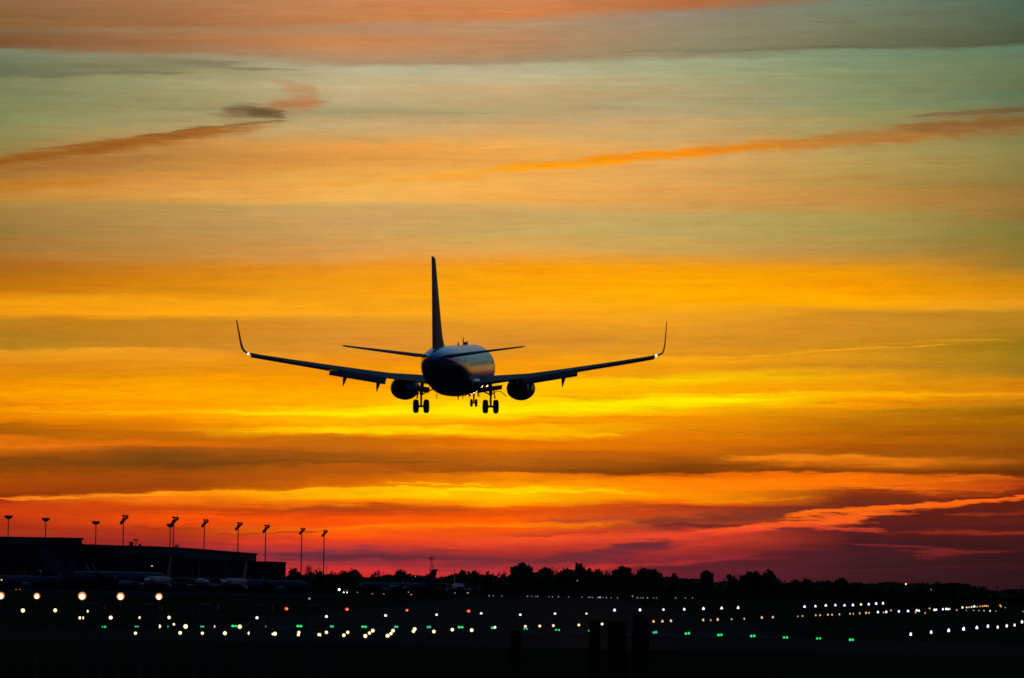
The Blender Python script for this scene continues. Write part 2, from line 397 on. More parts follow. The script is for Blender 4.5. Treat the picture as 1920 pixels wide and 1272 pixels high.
# ---------------------------------------------------------------- materials
def mat(name, col, rough=.6, metal=0.0, spec=.5, coat=0.0, noise=0.0, nscale=1.0, col2=None):
    mt = bpy.data.materials.new(name); mt.use_nodes = True
    nt = mt.node_tree; b = nt.nodes['Principled BSDF']
    b.inputs['Base Color'].default_value = (*col, 1)
    b.inputs['Roughness'].default_value = rough
    b.inputs['Metallic'].default_value = metal
    b.inputs['Specular IOR Level'].default_value = spec
    b.inputs['Coat Weight'].default_value = coat
    b.inputs['Coat Roughness'].default_value = .12
    if noise:
        t = nt.nodes.new('ShaderNodeTexCoord'); n = nt.nodes.new('ShaderNodeTexNoise')
        n.inputs['Scale'].default_value = nscale; n.inputs['Detail'].default_value = 5
        nt.links.new(t.outputs['Object'], n.inputs['Vector'])
        mx = nt.nodes.new('ShaderNodeMix'); mx.data_type = 'RGBA'
        c2 = col2 or tuple(c * (1 - noise) for c in col)
        mx.inputs[6].default_value = (*col, 1); mx.inputs[7].default_value = (*c2, 1)
        nt.links.new(n.outputs[0], mx.inputs[0]); nt.links.new(mx.outputs[2], b.inputs['Base Color'])
    return mt
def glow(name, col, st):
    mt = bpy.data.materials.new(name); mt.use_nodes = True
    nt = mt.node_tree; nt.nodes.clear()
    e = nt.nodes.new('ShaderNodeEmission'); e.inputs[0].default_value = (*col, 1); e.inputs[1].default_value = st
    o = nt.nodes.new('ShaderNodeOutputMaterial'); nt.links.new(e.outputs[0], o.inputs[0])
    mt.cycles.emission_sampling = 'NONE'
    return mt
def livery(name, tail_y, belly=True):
    """white paint with a blue tail swept up behind a curved edge, belly and low tail darkened to navy as painted shade"""
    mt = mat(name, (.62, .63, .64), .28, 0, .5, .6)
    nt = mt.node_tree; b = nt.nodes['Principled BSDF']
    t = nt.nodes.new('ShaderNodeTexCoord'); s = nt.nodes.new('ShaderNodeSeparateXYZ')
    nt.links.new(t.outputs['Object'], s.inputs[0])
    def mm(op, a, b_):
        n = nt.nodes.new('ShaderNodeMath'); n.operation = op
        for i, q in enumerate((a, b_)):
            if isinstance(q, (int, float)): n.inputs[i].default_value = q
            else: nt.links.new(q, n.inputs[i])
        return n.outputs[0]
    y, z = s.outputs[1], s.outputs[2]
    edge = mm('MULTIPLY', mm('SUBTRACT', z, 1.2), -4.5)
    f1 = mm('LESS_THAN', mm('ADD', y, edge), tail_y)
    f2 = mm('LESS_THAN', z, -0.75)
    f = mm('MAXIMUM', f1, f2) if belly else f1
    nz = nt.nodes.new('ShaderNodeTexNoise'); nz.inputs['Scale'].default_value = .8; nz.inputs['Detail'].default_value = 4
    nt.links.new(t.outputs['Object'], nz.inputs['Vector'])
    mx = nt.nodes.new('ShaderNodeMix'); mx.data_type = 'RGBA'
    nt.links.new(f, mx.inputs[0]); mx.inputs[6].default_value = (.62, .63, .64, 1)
    m2 = nt.nodes.new('ShaderNodeMix'); m2.data_type = 'RGBA'; nt.links.new(mm('LESS_THAN', z, .45), m2.inputs[0]); m2.inputs[6].default_value = (.08, .31, .60, 1); m2.inputs[7].default_value = (.008, .014, .04, 1)  # bright blue crown, near-black navy below: light and shade put into the paint
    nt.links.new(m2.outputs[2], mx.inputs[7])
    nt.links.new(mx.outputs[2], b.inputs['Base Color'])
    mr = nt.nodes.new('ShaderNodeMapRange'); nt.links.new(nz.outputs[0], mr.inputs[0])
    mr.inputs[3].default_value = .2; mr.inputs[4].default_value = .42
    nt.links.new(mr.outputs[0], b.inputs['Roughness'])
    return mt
MT = {
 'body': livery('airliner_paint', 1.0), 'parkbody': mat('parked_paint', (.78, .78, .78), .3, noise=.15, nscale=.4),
 'parkblue': mat('parked_blue_paint', (.012, .022, .05), .5, 0, .2, noise=.2, nscale=.4),
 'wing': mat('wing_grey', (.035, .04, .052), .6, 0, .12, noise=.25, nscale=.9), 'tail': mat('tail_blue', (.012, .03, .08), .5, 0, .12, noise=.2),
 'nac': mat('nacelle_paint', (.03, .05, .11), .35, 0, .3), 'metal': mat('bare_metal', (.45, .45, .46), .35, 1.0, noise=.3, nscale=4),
 'dark': mat('dark_metal', (.03, .03, .035), .5, .3, noise=.4, nscale=5), 'tyre': mat('tyre_rubber', (.015, .015, .016), .85, noise=.3, nscale=9),
 'strut': mat('gear_paint', (.25, .26, .27), .45, 0, noise=.4, nscale=6), 'glass': mat('window_glass', (.42, .43, .45), .3),
 'ptail': mat('parked_tail', (.10, .11, .14), .5, 0, .2), 'bark': mat('bark', (.05, .035, .025), .9, noise=.4, nscale=3),
 'leaf': mat('foliage', (.035, .055, .02), .9, 0, .15, noise=.5, nscale=.6), 'leaf2': mat('foliage_far', (.03, .05, .03), .9, 0, .15, noise=.5, nscale=.2),
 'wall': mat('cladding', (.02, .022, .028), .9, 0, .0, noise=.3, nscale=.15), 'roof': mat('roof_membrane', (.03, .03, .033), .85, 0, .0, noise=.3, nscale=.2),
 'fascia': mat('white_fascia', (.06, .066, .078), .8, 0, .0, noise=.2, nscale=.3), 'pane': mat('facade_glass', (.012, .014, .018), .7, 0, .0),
 'pole': mat('galvanised_pole', (.2, .2, .2), .6, .5, noise=.3, nscale=2), 'lampbody': mat('lamp_housing', (.012, .011, .011), .7, noise=.3, nscale=3),
 'wood': mat('weathered_wood', (.012, .009, .008), .95, 0, .1, noise=.6, nscale=6), 'yellow': mat('frame_paint', (.10, .07, .02), .8, 0, .1, noise=.4, nscale=4),
 'truck': mat('truck_paint', (.25, .22, .12), .5, noise=.3, nscale=2),
}
GL = {
 'warm': glow('warm_white_lamp', (1.0, .70, .36), 2.3), 'core': glow('approach_lamp_core', (1.0, .86, .62), 4.0), 'rim': glow('approach_lamp_halo', (1.0, .36, .07), .8),  # rim is the orange halo glow, no part of the lamp itself
 'dimwarm': glow('dim_warm_lamp', (1.0, .58, .26), 1.1), 'white': glow('cool_white_lamp', (.80, .93, 1.0), 2.2), 'cyan': glow('cyan_white_lamp', (.66, 1.0, .86), 1.7),
 'green': glow('green_lamp', (.01, .78, .13), 1.0), 'teal': glow('teal_lamp', (.06, .72, .42), .75), 'gcore': glow('green_lamp_core', (.12, 1.0, .35), 1.3),
 'red': glow('red_lamp', (1.0, .05, .006), 2.0), 'redcore': glow('red_lamp_core', (1.0, .38, .10), 1.8), 'amber': glow('amber_lamp', (1.0, .45, .12), 1.6),
 'dimorange': glow('dim_orange_lamp', (1.0, .3, .12), .7), 'blue': glow('blue_taxi_lamp', (.25, .75, .85), .6), 'dimwhite': glow('dim_white_lamp', (.8, .85, .8), .5),
 'strobe': glow('tail_light_lens', (1.0, .97, .92), 1.6), 'head': glow('headlight_lens', (1.0, .95, .72), 4.0),
}

# ---------------------------------------------------------------- mesh helpers
class MB:
    def __init__(s): s.v = []; s.f = []; s.mi = []; s.m = 0
    def add(s, vs, fs):
        o = len(s.v); s.v += [Vector(q) for q in vs]; s.f += [tuple(i + o for i in f) for f in fs]; s.mi += [s.m] * len(fs)
    def loft(s, rings, cap=True, closed=True):
        n = len(rings[0]); vs = [p for r in rings for p in r]; fs = []
        for i in range(len(rings) - 1):
            for j in range(n if closed else n - 1):
                k = (j + 1) % n
                fs.append((i * n + j, i * n + k, (i + 1) * n + k, (i + 1) * n + j))
        if cap:
            fs.append(tuple(range(n))[::-1]); fs.append(tuple((len(rings) - 1) * n + j for j in range(n)))
        s.add(vs, fs)
    def box(s, c, d, rot=None, bev=0.0):
        x, y, z = [q / 2 for q in d]
        vs = [Vector((a * x, b * y, e * z)) for a in (-1, 1) for b in (-1, 1) for e in (-1, 1)]
        if rot: vs = [rot @ q for q in vs]
        vs = [q + Vector(c) for q in vs]
        s.add(vs, [(0, 1, 3, 2), (4, 6, 7, 5), (0, 4, 5, 1), (2, 3, 7, 6), (0, 2, 6, 4), (1, 5, 7, 3)])
    def tube(s, pts, rad, n=8):
        pts = [Vector(p) for p in pts]
        if isinstance(rad, (int, float)): rad = [rad] * len(pts)
        rings = []
        for i, p in enumerate(pts):
            t = (pts[min(i + 1, len(pts) - 1)] - pts[max(i - 1, 0)]).normalized()
            a = t.cross(Vector((0, 0, 1))) if abs(t.z) < .9 else t.cross(Vector((0, 1, 0)))
            a.normalize(); b = t.cross(a)
            rings.append([p + (a * math.cos(2 * math.pi * k / n) + b * math.sin(2 * math.pi * k / n)) * rad[i] for k in range(n)])
        s.loft(rings)
    def lathe(s, prof, c=(0, 0, 0), axis='y', n=16, sx=1.0):
        """prof: (position along axis, radius)"""
        rings = []
        for t, r in prof:
            ring = []
            for k in range(n):
                a = 2 * math.pi * k / n; p, q = math.cos(a) * r * sx, math.sin(a) * r
                ring.append(Vector(c) + (Vector((p, t, q)) if axis == 'y' else Vector((t, p, q)) if axis == 'x' else Vector((p, q, t))))
            rings.append(ring)
        s.loft(rings)
    def build(s, name, mats, parent=None, smooth=False, loc=None):
        me = bpy.data.meshes.new(name); me.from_pydata([tuple(q) for q in s.v], [], s.f)
        for q in (mats if isinstance(mats, (list, tuple)) else [mats]): me.materials.append(q)
        me.polygons.foreach_set('material_index', s.mi)
        if smooth: me.polygons.foreach_set('use_smooth', [True] * len(me.polygons))
        me.update()
        bm = bmesh.new(); bm.from_mesh(me); bmesh.ops.recalc_face_normals(bm, faces=bm.faces); bm.to_mesh(me); bm.free()
        if smooth: me.set_sharp_from_angle(angle=R(40))
        o = bpy.data.objects.new(name, me); C.objects.link(o)
        if parent: o.parent = parent
        if loc is not None: o.location = loc
        return o
def tag(o, label=None, cat=None, group=None, kind=None):
    if label: o['label'] = label
    if cat: o['category'] = cat
    if group: o['group'] = group
    if kind: o['kind'] = kind
    return o
def empty(name, loc=(0, 0, 0), rz=0):
    o = bpy.data.objects.new(name, None); C.objects.link(o); o.location = loc; o.rotation_euler = (0, 0, rz); o.empty_display_size = .5
    return o
KIDS = {}
def copy_tree(o, parent=None):
    c = o.copy(); C.objects.link(c)
    if parent: c.parent = parent
    for ch in o.children: copy_tree(ch, c)
    return c
ORD = ['', 'first', 'second', 'third', 'fourth', 'fifth', 'sixth', 'seventh', 'eighth', 'ninth', 'tenth', 'eleventh', 'twelfth', 'thirteenth', 'fourteenth', 'fifteenth', 'sixteenth',
       'seventeenth', 'eighteenth', 'nineteenth', 'twentieth']
TENS = {20: 'twenty', 30: 'thirty', 40: 'forty', 50: 'fifty', 60: 'sixty'}
def nth(n):
    if n <= 20: return ORD[n]
    t, u_ = n // 10 * 10, n % 10
    return TENS[t][:-1] + 'ieth' if u_ == 0 else TENS[t] + '-' + ORD[u_]

# ---------------------------------------------------------------- airliner
def lerp_tab(tab, x):
    if x <= tab[0][0]: return tab[0][1:]
    for a, b in zip(tab, tab[1:]):
        if x <= b[0]:
            t = (x - a[0]) / (b[0] - a[0]); return tuple(a[i] + (b[i] - a[i]) * t for i in range(1, len(a)))
    return tab[-1][1:]
FOIL = [(0, 0), (.012, .28), (.05, .55), (.12, .80), (.25, .98), (.38, 1.0), (.55, .84), (.75, .50), (.92, .17), (1, .03),
        (1, -.03), (.9, -.12), (.7, -.40), (.5, -.66), (.35, -.75), (.2, -.70), (.08, -.48), (.02, -.25)]
def foil_ring(x, yl, z, chord, thick, inc=0.0, c0=0.0, c1=1.0, drop=0.0, vert=False, lean=0.0):
    """section at span x, leading edge y=yl, chord running aft (-y); inc = nose-up angle"""
    ring = []
    for c, t in FOIL:
        cc = c0 + (c1 - c0) * c
        h = t * thick * .5
        y = yl - cc * chord; zz = h - (cc * chord - .3 * chord) * math.sin(inc) - drop * (c if c1 > .5 and c0 > 0 else 0)
        ring.append(Vector((x, y, z + zz)))
    return ring
# fuselage stations: y, half width, z top, z bottom
FUS = [(19.75, .02, -.62, -.66), (19.6, .34, -.28, -1.0), (19.2, .72, .10, -1.28), (18.6, 1.10, .52, -1.55), (17.8, 1.42, 1.05, -1.76), (16.8, 1.68, 1.62, -1.93), (15.6, 1.83, 1.90, -2.03),
       (14.2, 1.88, 2.0, -2.06), (10, 1.88, 2.0, -2.06), (4, 1.88, 2.0, -2.06), (-2, 1.88, 2.0, -2.06), (-6.5, 1.88, 2.0, -2.02), (-8.5, 1.87, 2.0, -1.78), (-10.5, 1.78, 1.99, -1.30),
       (-12.5, 1.58, 1.96, -.72), (-14.5, 1.26, 1.90, -.15), (-16.2, .90, 1.80, .28), (-17.5, .55, 1.66, .62), (-18.3, .30, 1.50, .84), (-18.55, .16, 1.36, .96)]
def fus_rings(n=28, sc=1.0):
    rings = []
    for y, w, zt, zb in FUS:
        zc, h = (zt + zb) / 2, (zt - zb) / 2
        rings.append([Vector((w * math.cos(2 * math.pi * k / n), y, zc + h * math.sin(2 * math.pi * k / n))) for k in range(n)])
    return rings
# wing: x, leading edge y, chord, centre z, thickness
WING = [(a_[0] * (1 if a_[0] < 4 else .985),) + a_[1:] for a_ in [(1.2, 6.2, 7.9, -1.15, .95), (1.9, 5.75, 7.3, -1.02, .88), (3.6, 4.85, 6.0, -.82, .70), (5.8, 3.7, 4.75, -.60, .54), (8.0, 2.55, 3.95, -.26, .44), (10.4, 1.3, 3.15, .12, .36),
        (13.5, -.3, 2.3, .62, .27), (16.0, -1.6, 1.75, 1.04, .21), (17.05, -2.15, 1.5, 1.26, .18)]]
def make_airliner(detail=True, paint='body', tailm='tail', wingm='wing', nacm='nac'):
    root = empty('airliner')
    WS = .985
    mb = MB(); mb.loft(fus_rings(36 if detail else 20))
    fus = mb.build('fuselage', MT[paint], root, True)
    if detail:
        mb = MB()   # wing-body fairing
        prof = [(7.6, .3, -1.75), (6.6, 1.3, -1.95), (5, 1.85, -2.12), (2, 2.02, -2.2), (-1.5, 2.02, -2.2), (-3.4, 1.7, -2.08), (-4.8, 1.0, -1.98), (-5.6, .2, -1.9)]
        rings = []
        for y, w, zb in prof:
            rings.append([Vector((w * math.cos(a) * 1.0, y, -.95 + (zb + .95) * max(0, -math.sin(a)) ** .8 + .4 * max(0, math.sin(a)))) for a in [2 * math.pi * k / 24 for k in range(24)]])
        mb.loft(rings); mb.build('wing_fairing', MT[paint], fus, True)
        mb = MB(); mb.box((0, 0, 0), (.012, .2, .27))
        first = None
        for i in range(36):
            y = 13.6 - i * .62
            if -3 < y < -2: continue
            for s_ in (1, -1):
                if first is None:
                    o = mb.build('cabin_window', MT['glass'], fus, False); first = o
                else:
                    o = first.copy(); C.objects.link(o)
                o.location = (s_ * 1.796, y, .55); o.rotation_euler = (0, s_ * R(-17), 0)
        FT = sorted(FUS)
        def skin(y, a, out):
            w, zt, zb = lerp_tab(FT, y)
            return Vector(((w + out) * math.cos(a), y, (zt + zb) / 2 + ((zt - zb) / 2 + out) * math.sin(a)))
        for (y, a0, a1, w) in ((14.6, -28, 32, .86), (-9.6, -22, 38, .76)):
            for s_ in (1, -1):
                mb = MB(); rr = []
                for i in range(9):
                    a = R(a0 + (a1 - a0) * i / 8); ps = [skin(y - w / 2, a, .0), skin(y - w / 2, a, .012), skin(y + w / 2, a, .012), skin(y + w / 2, a, .0)]
                    rr.append([Vector((s_ * p.x, p.y, p.z)) for p in ps])
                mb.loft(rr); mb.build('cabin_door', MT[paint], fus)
    mb = MB()
    mb.loft([[Vector((-1.15, 17.9, .95)), Vector((1.15, 17.9, .95)), Vector((1.0, 18.35, .6)), Vector((-1.0, 18.35, .6))], [Vector((-1.05, 17.55, 1.3)), Vector((1.05, 17.55, 1.3)), Vector((.95, 18.0, .98)), Vector((-.95, 18.0, .98))]])
    mb.build('cockpit_windscreen', MT['glass'], fus)
    # ---- wings
    for s_ in (-1, 1):
        def RG(st, c0=0.0, c1=1.0, dz=0.0, dy=0.0, ts=1.0, inc=R(1.5)):
            x, yl, ch, z, th = st
            r_ = foil_ring(x, yl + dy, z + dz, ch, th * ts, inc, c0, c1)
            return [Vector((s_ * p.x, p.y, p.z)) for p in r_]
        def at_x(x): return (x,) + lerp_tab(WING, x)
        mb = MB(); mb.loft([RG(w) for w in WING])
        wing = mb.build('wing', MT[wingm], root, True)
        # winglet
        mb = MB(); st = [(17.05, -2.15, 1.5, 1.26, 0, .17), (17.3, -2.35, 1.36, 1.40, 35, .15), (17.46, -2.62, 1.2, 1.66, 62, .13), (17.56, -3.0, 1.0, 2.15, 78, .11), (17.66, -3.55, .75, 3.0, 82, .09), (17.78, -4.25, .42, 4.0, 82, .06)]
        rings = []
        for x, yl, ch, z, ang, th in st:
            x *= .985
            a = R(ang); ring = []
            for c, t in FOIL:
                h = t * th * .5
                ring.append(Vector((s_ * (x - h * math.sin(a)), yl - c * ch, z + h * math.cos(a))))
            rings.append(ring)
        mb.loft(rings); mb.build('winglet', MT[wingm if detail else tailm], wing, True)
        if not detail: 
            pass
        if detail:
            # slats, drooped below the leading edge
            for xa, xb in ((2.6, 4.2), (5.5, 8.1), (8.2, 10.8), (10.9, 13.5), (13.6, 16.2)):
                mb = MB(); rr = []
                for x in (xa, xb):
                    w = at_x(x); x_, yl, ch, z, th = w
                    c = [Vector((s_ * x, yl + .45 * 1, z - .26)), Vector((s_ * x, yl + .38, z - .10)), Vector((s_ * x, yl + .10, z + .06)), Vector((s_ * x, yl - .25, z + th * .42)),
                         Vector((s_ * x, yl - .22, z + th * .36)), Vector((s_ * x, yl + .08, z - .02)), Vector((s_ * x, yl + .25, z - .22))]
                    rr.append(c)
                mb.loft(rr); mb.build('slat', MT[wingm], wing, True)
            # aileron, slightly drooped
            mb = MB(); rr = []
            for x in (10.25, 16.45):
                w = at_x(x); x_, yl, ch, z, th = w
                yt = yl - ch * .74; ln = .30 * ch; tz = z - .44 * ch * math.sin(R(1.5)) - .02
                rr.append([Vector((s_ * x, yt, tz + .07)), Vector((s_ * x, yt, tz - .13)), Vector((s_ * x, yt - ln * .6, tz - .20)), Vector((s_ * x, yt - ln, tz - .20 - .02)), Vector((s_ * x, yt - ln, tz - .17)), Vector((s_ * x, yt - ln * .5, tz - .02))])
            mb.loft(rr); mb.build('aileron', MT[wingm], wing, True)
            # flaps: main and aft panels, extended about thirty degrees
            def flap(xa, xb, za, zb, la, lb, ya, yb, defl):
                for nm, off, l0, l1, dd in (('flap', 0.0, .72, .72, defl), ('aft_flap', 1.0, .34, .34, defl + 12)):
                    mb = MB(); rr = []
                    for x, z0, ln, y0 in ((xa, za, la, ya), (xb, zb, lb, yb)):
                        d1 = R(defl); oy = y0 - off * ln * .74 * math.cos(d1); oz = z0 - off * ln * .74 * math.sin(d1) - off * .03
                        L_ = ln * l0; dr = R(dd)
                        pr = [(0, -.02), (.04, .08), (.2, .11), (.55, .06), (1, 0), (1, -.025), (.5, -.07), (.1, -.10)]
                        rr.append([Vector((s_ * x, oy - L_ * p * math.cos(dr) - q * ln * math.sin(dr) * .5, oz - L_ * p * math.sin(dr) + q * ln * math.cos(dr))) for p, q in pr])
                    mb.loft(rr); mb.build(nm, MT[wingm], wing, True)
            flap(1.98, 3.95, -1.50, -1.27, .78, .58, -1.75, -1.45, 22)
            flap(5.6, 10.15, -.73, -.10, .95, .70, -1.15, -1.95, 23)
            # flap track fairings
            for x, zt in ((6.25, -.55), (8.95, -.12)):
                w = at_x(x); yt = w[1] - w[2]
                mb = MB(); rr = []
                for t, hw, hh, dz in ((0, .03, .03, 0), (.15, .13, .15, -.05), (.4, .17, .24, -.14), (.6, .17, .30, -.30), (.8, .11, .26, -.62), (.93, .05, .14, -.92), (1, .01, .02, -1.08)):
                    c = Vector((s_ * x, yt + 2.1 - t * 3.5, w[3] - .22 + dz))
                    rr.append([c + Vector((hw * math.cos(2 * math.pi * k / 10), 0, hh * math.sin(2 * math.pi * k / 10))) for k in range(10)])
                mb.loft(rr); mb.build('flap_track_fairing', MT[wingm], wing, True)
            # tail-facing light at the wing tip
            mb = MB(); mb.lathe([(-.13, .03), (-.10, .075), (0, .10), (.08, .09), (.14, .03)], (s_ * 16.62, -3.72, 1.24), 'y', 12)
            mb.build('navigation_light', GL['strobe'], wing, True)
        # ---- engine
        ex, ey, ez = s_ * 4.83, 5.2, -1.62
        mb = MB(); rr = []
        for y, rx, rz in ((2.35, .98, .92), (2.36, 1.04, .97), (0.6, 0, 0),):
            pass
        prof = [(-2.3, .80), (-1.6, .93), (-.6, 1.06), (.8, 1.13), (1.8, 1.10), (2.2, 1.0), (2.3, .93), (2.2, .86), (1.6, .84)]
        for y, r_ in prof:
            rr.append([Vector((ex + r_ * 1.02 * math.cos(a), ey + y, ez + r_ * (.93 if math.sin(a) < 0 else .97) * math.sin(a) * (1 - .04 * abs(math.sin(a))))) for a in [2 * math.pi * k / 28 for k in range(28)]])
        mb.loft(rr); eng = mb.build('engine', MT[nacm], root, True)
        if detail:
            mb = MB(); mb.lathe([(-2.31, .62), (-3.2, .46), (-3.25, .40), (-2.6, .38)], (ex, ey, ez), 'y', 20); mb.build('exhaust_nozzle', MT['dark'], eng, True)
            mb = MB(); mb.lathe([(-3.2, .30), (-3.8, .16), (-4.1, .02)], (ex, ey, ez), 'y', 16); mb.build('exhaust_cone', MT['dark'], eng, True)
        mb = MB()
        mb.loft([[Vector((ex - .14, ey + 1.2, ez + .9)), Vector((ex + .14, ey + 1.2, ez + .9)), Vector((ex + .10, ey + 1.0, ez + 1.1)), Vector((ex - .10, ey + 1.0, ez + 1.1))],
                 [Vector((ex - .2, ey - 1.5, ez + .55)), Vector((ex + .2, ey - 1.5, ez + .55)), Vector((ex + .17, ey - 1.5, ez + 1.05)), Vector((ex - .17, ey - 1.5, ez + 1.05))],
                 [Vector((ex - .10, ey - 4.0, ez + .45)), Vector((ex + .10, ey - 4.0, ez + .45)), Vector((ex + .08, ey - 4.0, ez + .8)), Vector((ex - .08, ey - 4.0, ez + .8))]])
        mb.build('pylon', MT[nacm], eng)
        # ---- horizontal tail
        def TR(x, yl, ch, z, th, c0=0.0, c1=1.0): return [Vector((s_ * p.x, p.y, p.z)) for p in foil_ring(x, yl, z, ch, th, R(-1), c0, c1)]
        mb = MB(); mb.loft([TR(.3, -13.6, 4.3, 1.10, .36), TR(1.0, -14.0, 3.9, 1.20, .34), TR(4.2, -15.8, 2.6, 1.63, .21), TR(7.0, -17.35, 1.35, 2.0, .11), TR(7.18, -17.6, 1.1, 2.02, .05)])
        stb = mb.build('tailplane', MT[tailm if not detail else 'wing'], root, True)
        if detail:
            mb = MB(); mb.loft([[Vector((s_ * x, y, z + h)) for (y, h) in ((yl, .055), (yl, -.055), (yl - ch, -.02), (yl - ch, .01))] for x, yl, ch, z in ((1.35, -17.35, .95, 1.2), (7.0, -18.45, .42, 1.99))])
            mb.build('elevator', MT['wing'], stb)
    # ---- fin
    def FR(z, yl, ch, th): return [Vector((t * th * .38, yl - c * ch, z)) for c, t in FOIL]
    mb = MB(); mb.loft([FR(1.55, -8.6, 8.6, .30), FR(1.95, -9.9, 7.6, .44), FR(2.6, -11.7, 6.1, .52), (FR(3.6, -12.75, 5.3, .46)), FR(5.5, -14.3, 4.25, .36), FR(7.6, -16.0, 3.05, .25), FR(8.75, -16.95, 2.4, .19), FR(8.95, -17.2, 2.1, .08)])
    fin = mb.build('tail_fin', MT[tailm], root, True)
    if detail:
        mb = MB(); mb.loft([[Vector((x, y, z)) for x, y in ((w, ya), (-w, ya), (-.03, yb), (.03, yb))] for z, w, ya, yb in ((1.75, .20, -17.05, -18.3), (8.2, .10, -18.75, -19.35), (8.96, .10, -18.9, -19.6), (9.02, .05, -18.9, -19.6))])
        mb.build('rudder', MT[tailm], fin)
        # small row of vortex fins, aerials, beacon
        for i in range(8):
            a = R(104 + i * 5.2); x, z = 1.70 * math.cos(a), .10 + 1.86 * math.sin(a)
            mb = MB(); mb.box((0, 0, 0), (.035, .5, .17), Matrix.Rotation(a - math.pi / 2, 3, 'Y').inverted()); 
            mb.build('vortex_generator', MT['dark'], fus, loc=(x, -11.3, z + .05))
        for (x, y, z, h, w, t) in ((0, 6.3, 2.0, .62, .22, .04), (0, 9.6, 2.0, .28, .3, .05), (0, 2.0, 2.0, .2, .3, .05), (0, 2.0, -2.2, -.32, .28, .04), (0, 8.2, -2.06, -.3, .25, .04), (.9, -3.3, -2.05, -.32, .16, .03), (-1.2, -3.6, -1.95, -.42, .10, .03)):
            mb = MB(); mb.loft([[Vector((x - t, y - w, z - .02)), Vector((x + t, y - w, z - .02)), Vector((x + t, y + w, z - .02)), Vector((x - t, y + w, z - .02))],
                                [Vector((x - t * .4, y - w * 1.2, z + h)), Vector((x + t * .4, y - w * 1.2, z + h)), Vector((x + t * .4, y - w * .2, z + h)), Vector((x - t * .4, y - w * .2, z + h))]])
            mb.build('antenna', MT['dark'], fus)
        mb = MB(); mb.lathe([(-.5, .03), (-.3, .13), (.3, .14), (.6, .03)], (0, 7.6, 2.08), 'y', 12, 1.0); mb.build('satellite_dome', MT['dark'], fus, True)
    # ---- landing gear
    def wheel(px, py, pz, rad, wid, parent):
        h = wid / 2
        mb = MB(); mb.lathe([(-h, rad * .55), (-h, rad * .80), (-h * .75, rad * .95), (-h * .3, rad), (h * .3, rad), (h * .75, rad * .95), (h, rad * .80), (h, rad * .55)], (px, py, pz), 'x', 24 if detail else 10)
        w = mb.build('wheel', MT['tyre'], parent, True)
        if detail:
            mb = MB(); mb.lathe([(-h * 1.02, rad * .1), (-h * 1.02, rad * .5), (-h * .6, rad * .54), (h * .6, rad * .54), (h * 1.02, rad * .5), (h * 1.02, rad * .1)], (px, py, pz), 'x', 16); mb.build('rim', MT['strut'], w, True)
    for s_ in (-1, 1):
        gx, gz = s_ * 2.86, -3.03
        mb = MB()
        mb.tube([(gx, 0, gz), (gx, .05, -2.2), (gx, .08, -1.95), (gx - s_ * .08, .1, -1.0)], [.085, .09, .15, .17], 10)
        mb.tube([(gx - .43, 0, gz), (gx + .43, 0, gz)], .09, 8)
        g = mb.build('main_landing_gear', MT['strut'], root, True)
        wheel(gx - .43, 0, gz, .565, .42, g); wheel(gx + .43, 0, gz, .565, .42, g)
        if detail:
            mb = MB(); mb.tube([(gx, .1, -2.1), (gx - s_ * 1.3, .1, -1.45)], .055, 8); mb.build('side_brace', MT['strut'], g)
            mb = MB(); mb.tube([(gx, -.05, -2.85), (gx, -.38, -2.5), (gx, -.08, -2.15)], .04, 6); mb.build('torque_link', MT['strut'], g)
            mb = MB(); mb.box((gx + s_ * .28, .1, -1.9), (.05, .75, 1.0), Matrix.Rotation(R(s_ * -8), 3, 'Y')); mb.build('gear_door', MT['body'], g)
            mb = MB(); mb.tube([(gx + s_ * .15, -.2, -2.0), (gx + s_ * .5, -.2, -1.75), (gx + s_ * .9, -.2, -1.8), (gx + s_ * 1.3, -.2, -2.2)], .035, 6); mb.build('brake_hose', MT['dark'], g)
    mb = MB(); mb.tube([(0, 15.6, -3.02), (0, 15.65, -2.4), (0, 15.75, -1.8)], [.06, .08, .1], 8); mb.tube([(-.2, 15.6, -3.02), (.2, 15.6, -3.02)], .06, 8)
    g = mb.build('nose_landing_gear', MT['strut'], root, True)
    wheel(-.2, 15.6, -3.02, .33, .2, g); wheel(.2, 15.6, -3.02, .33, .2, g)
    if detail:
        for s_ in (-1, 1):
            mb = MB(); mb.box((s_ * .36, 15.9, -2.28), (.04, 1.5, .42), Matrix.Rotation(R(s_ * -10), 3, 'Y')); mb.build('gear_door', MT['body'], g)
        mb = MB(); mb.tube([(0, 15.65, -2.5), (0, 17.0, -1.9)], .04, 6); mb.build('drag_brace', MT['strut'], g)
    return root

plane = make_airliner(True)
heading, pitch, roll = R(4.95), R(3.26), R(-.5)
pm = Matrix.Rotation(-heading, 4, 'Z') @ Matrix.Rotation(pitch, 4, 'X') @ Matrix.Rotation(roll, 4, 'Y')
p0 = at(855, 693, 397)
plane.matrix_world = Matrix.Translation(p0) @ pm
# origin down at the wheels: shift the children so the empty sits under the main gear
off = Vector((0, 0, -3.6))
for ch in plane.children: ch.location = ch.location - off
plane.location = p0 + pm.to_3x3() @ off
tag(plane, 'large twin-jet airliner on final approach with landing gear and flaps down, seen from behind', 'airliner')

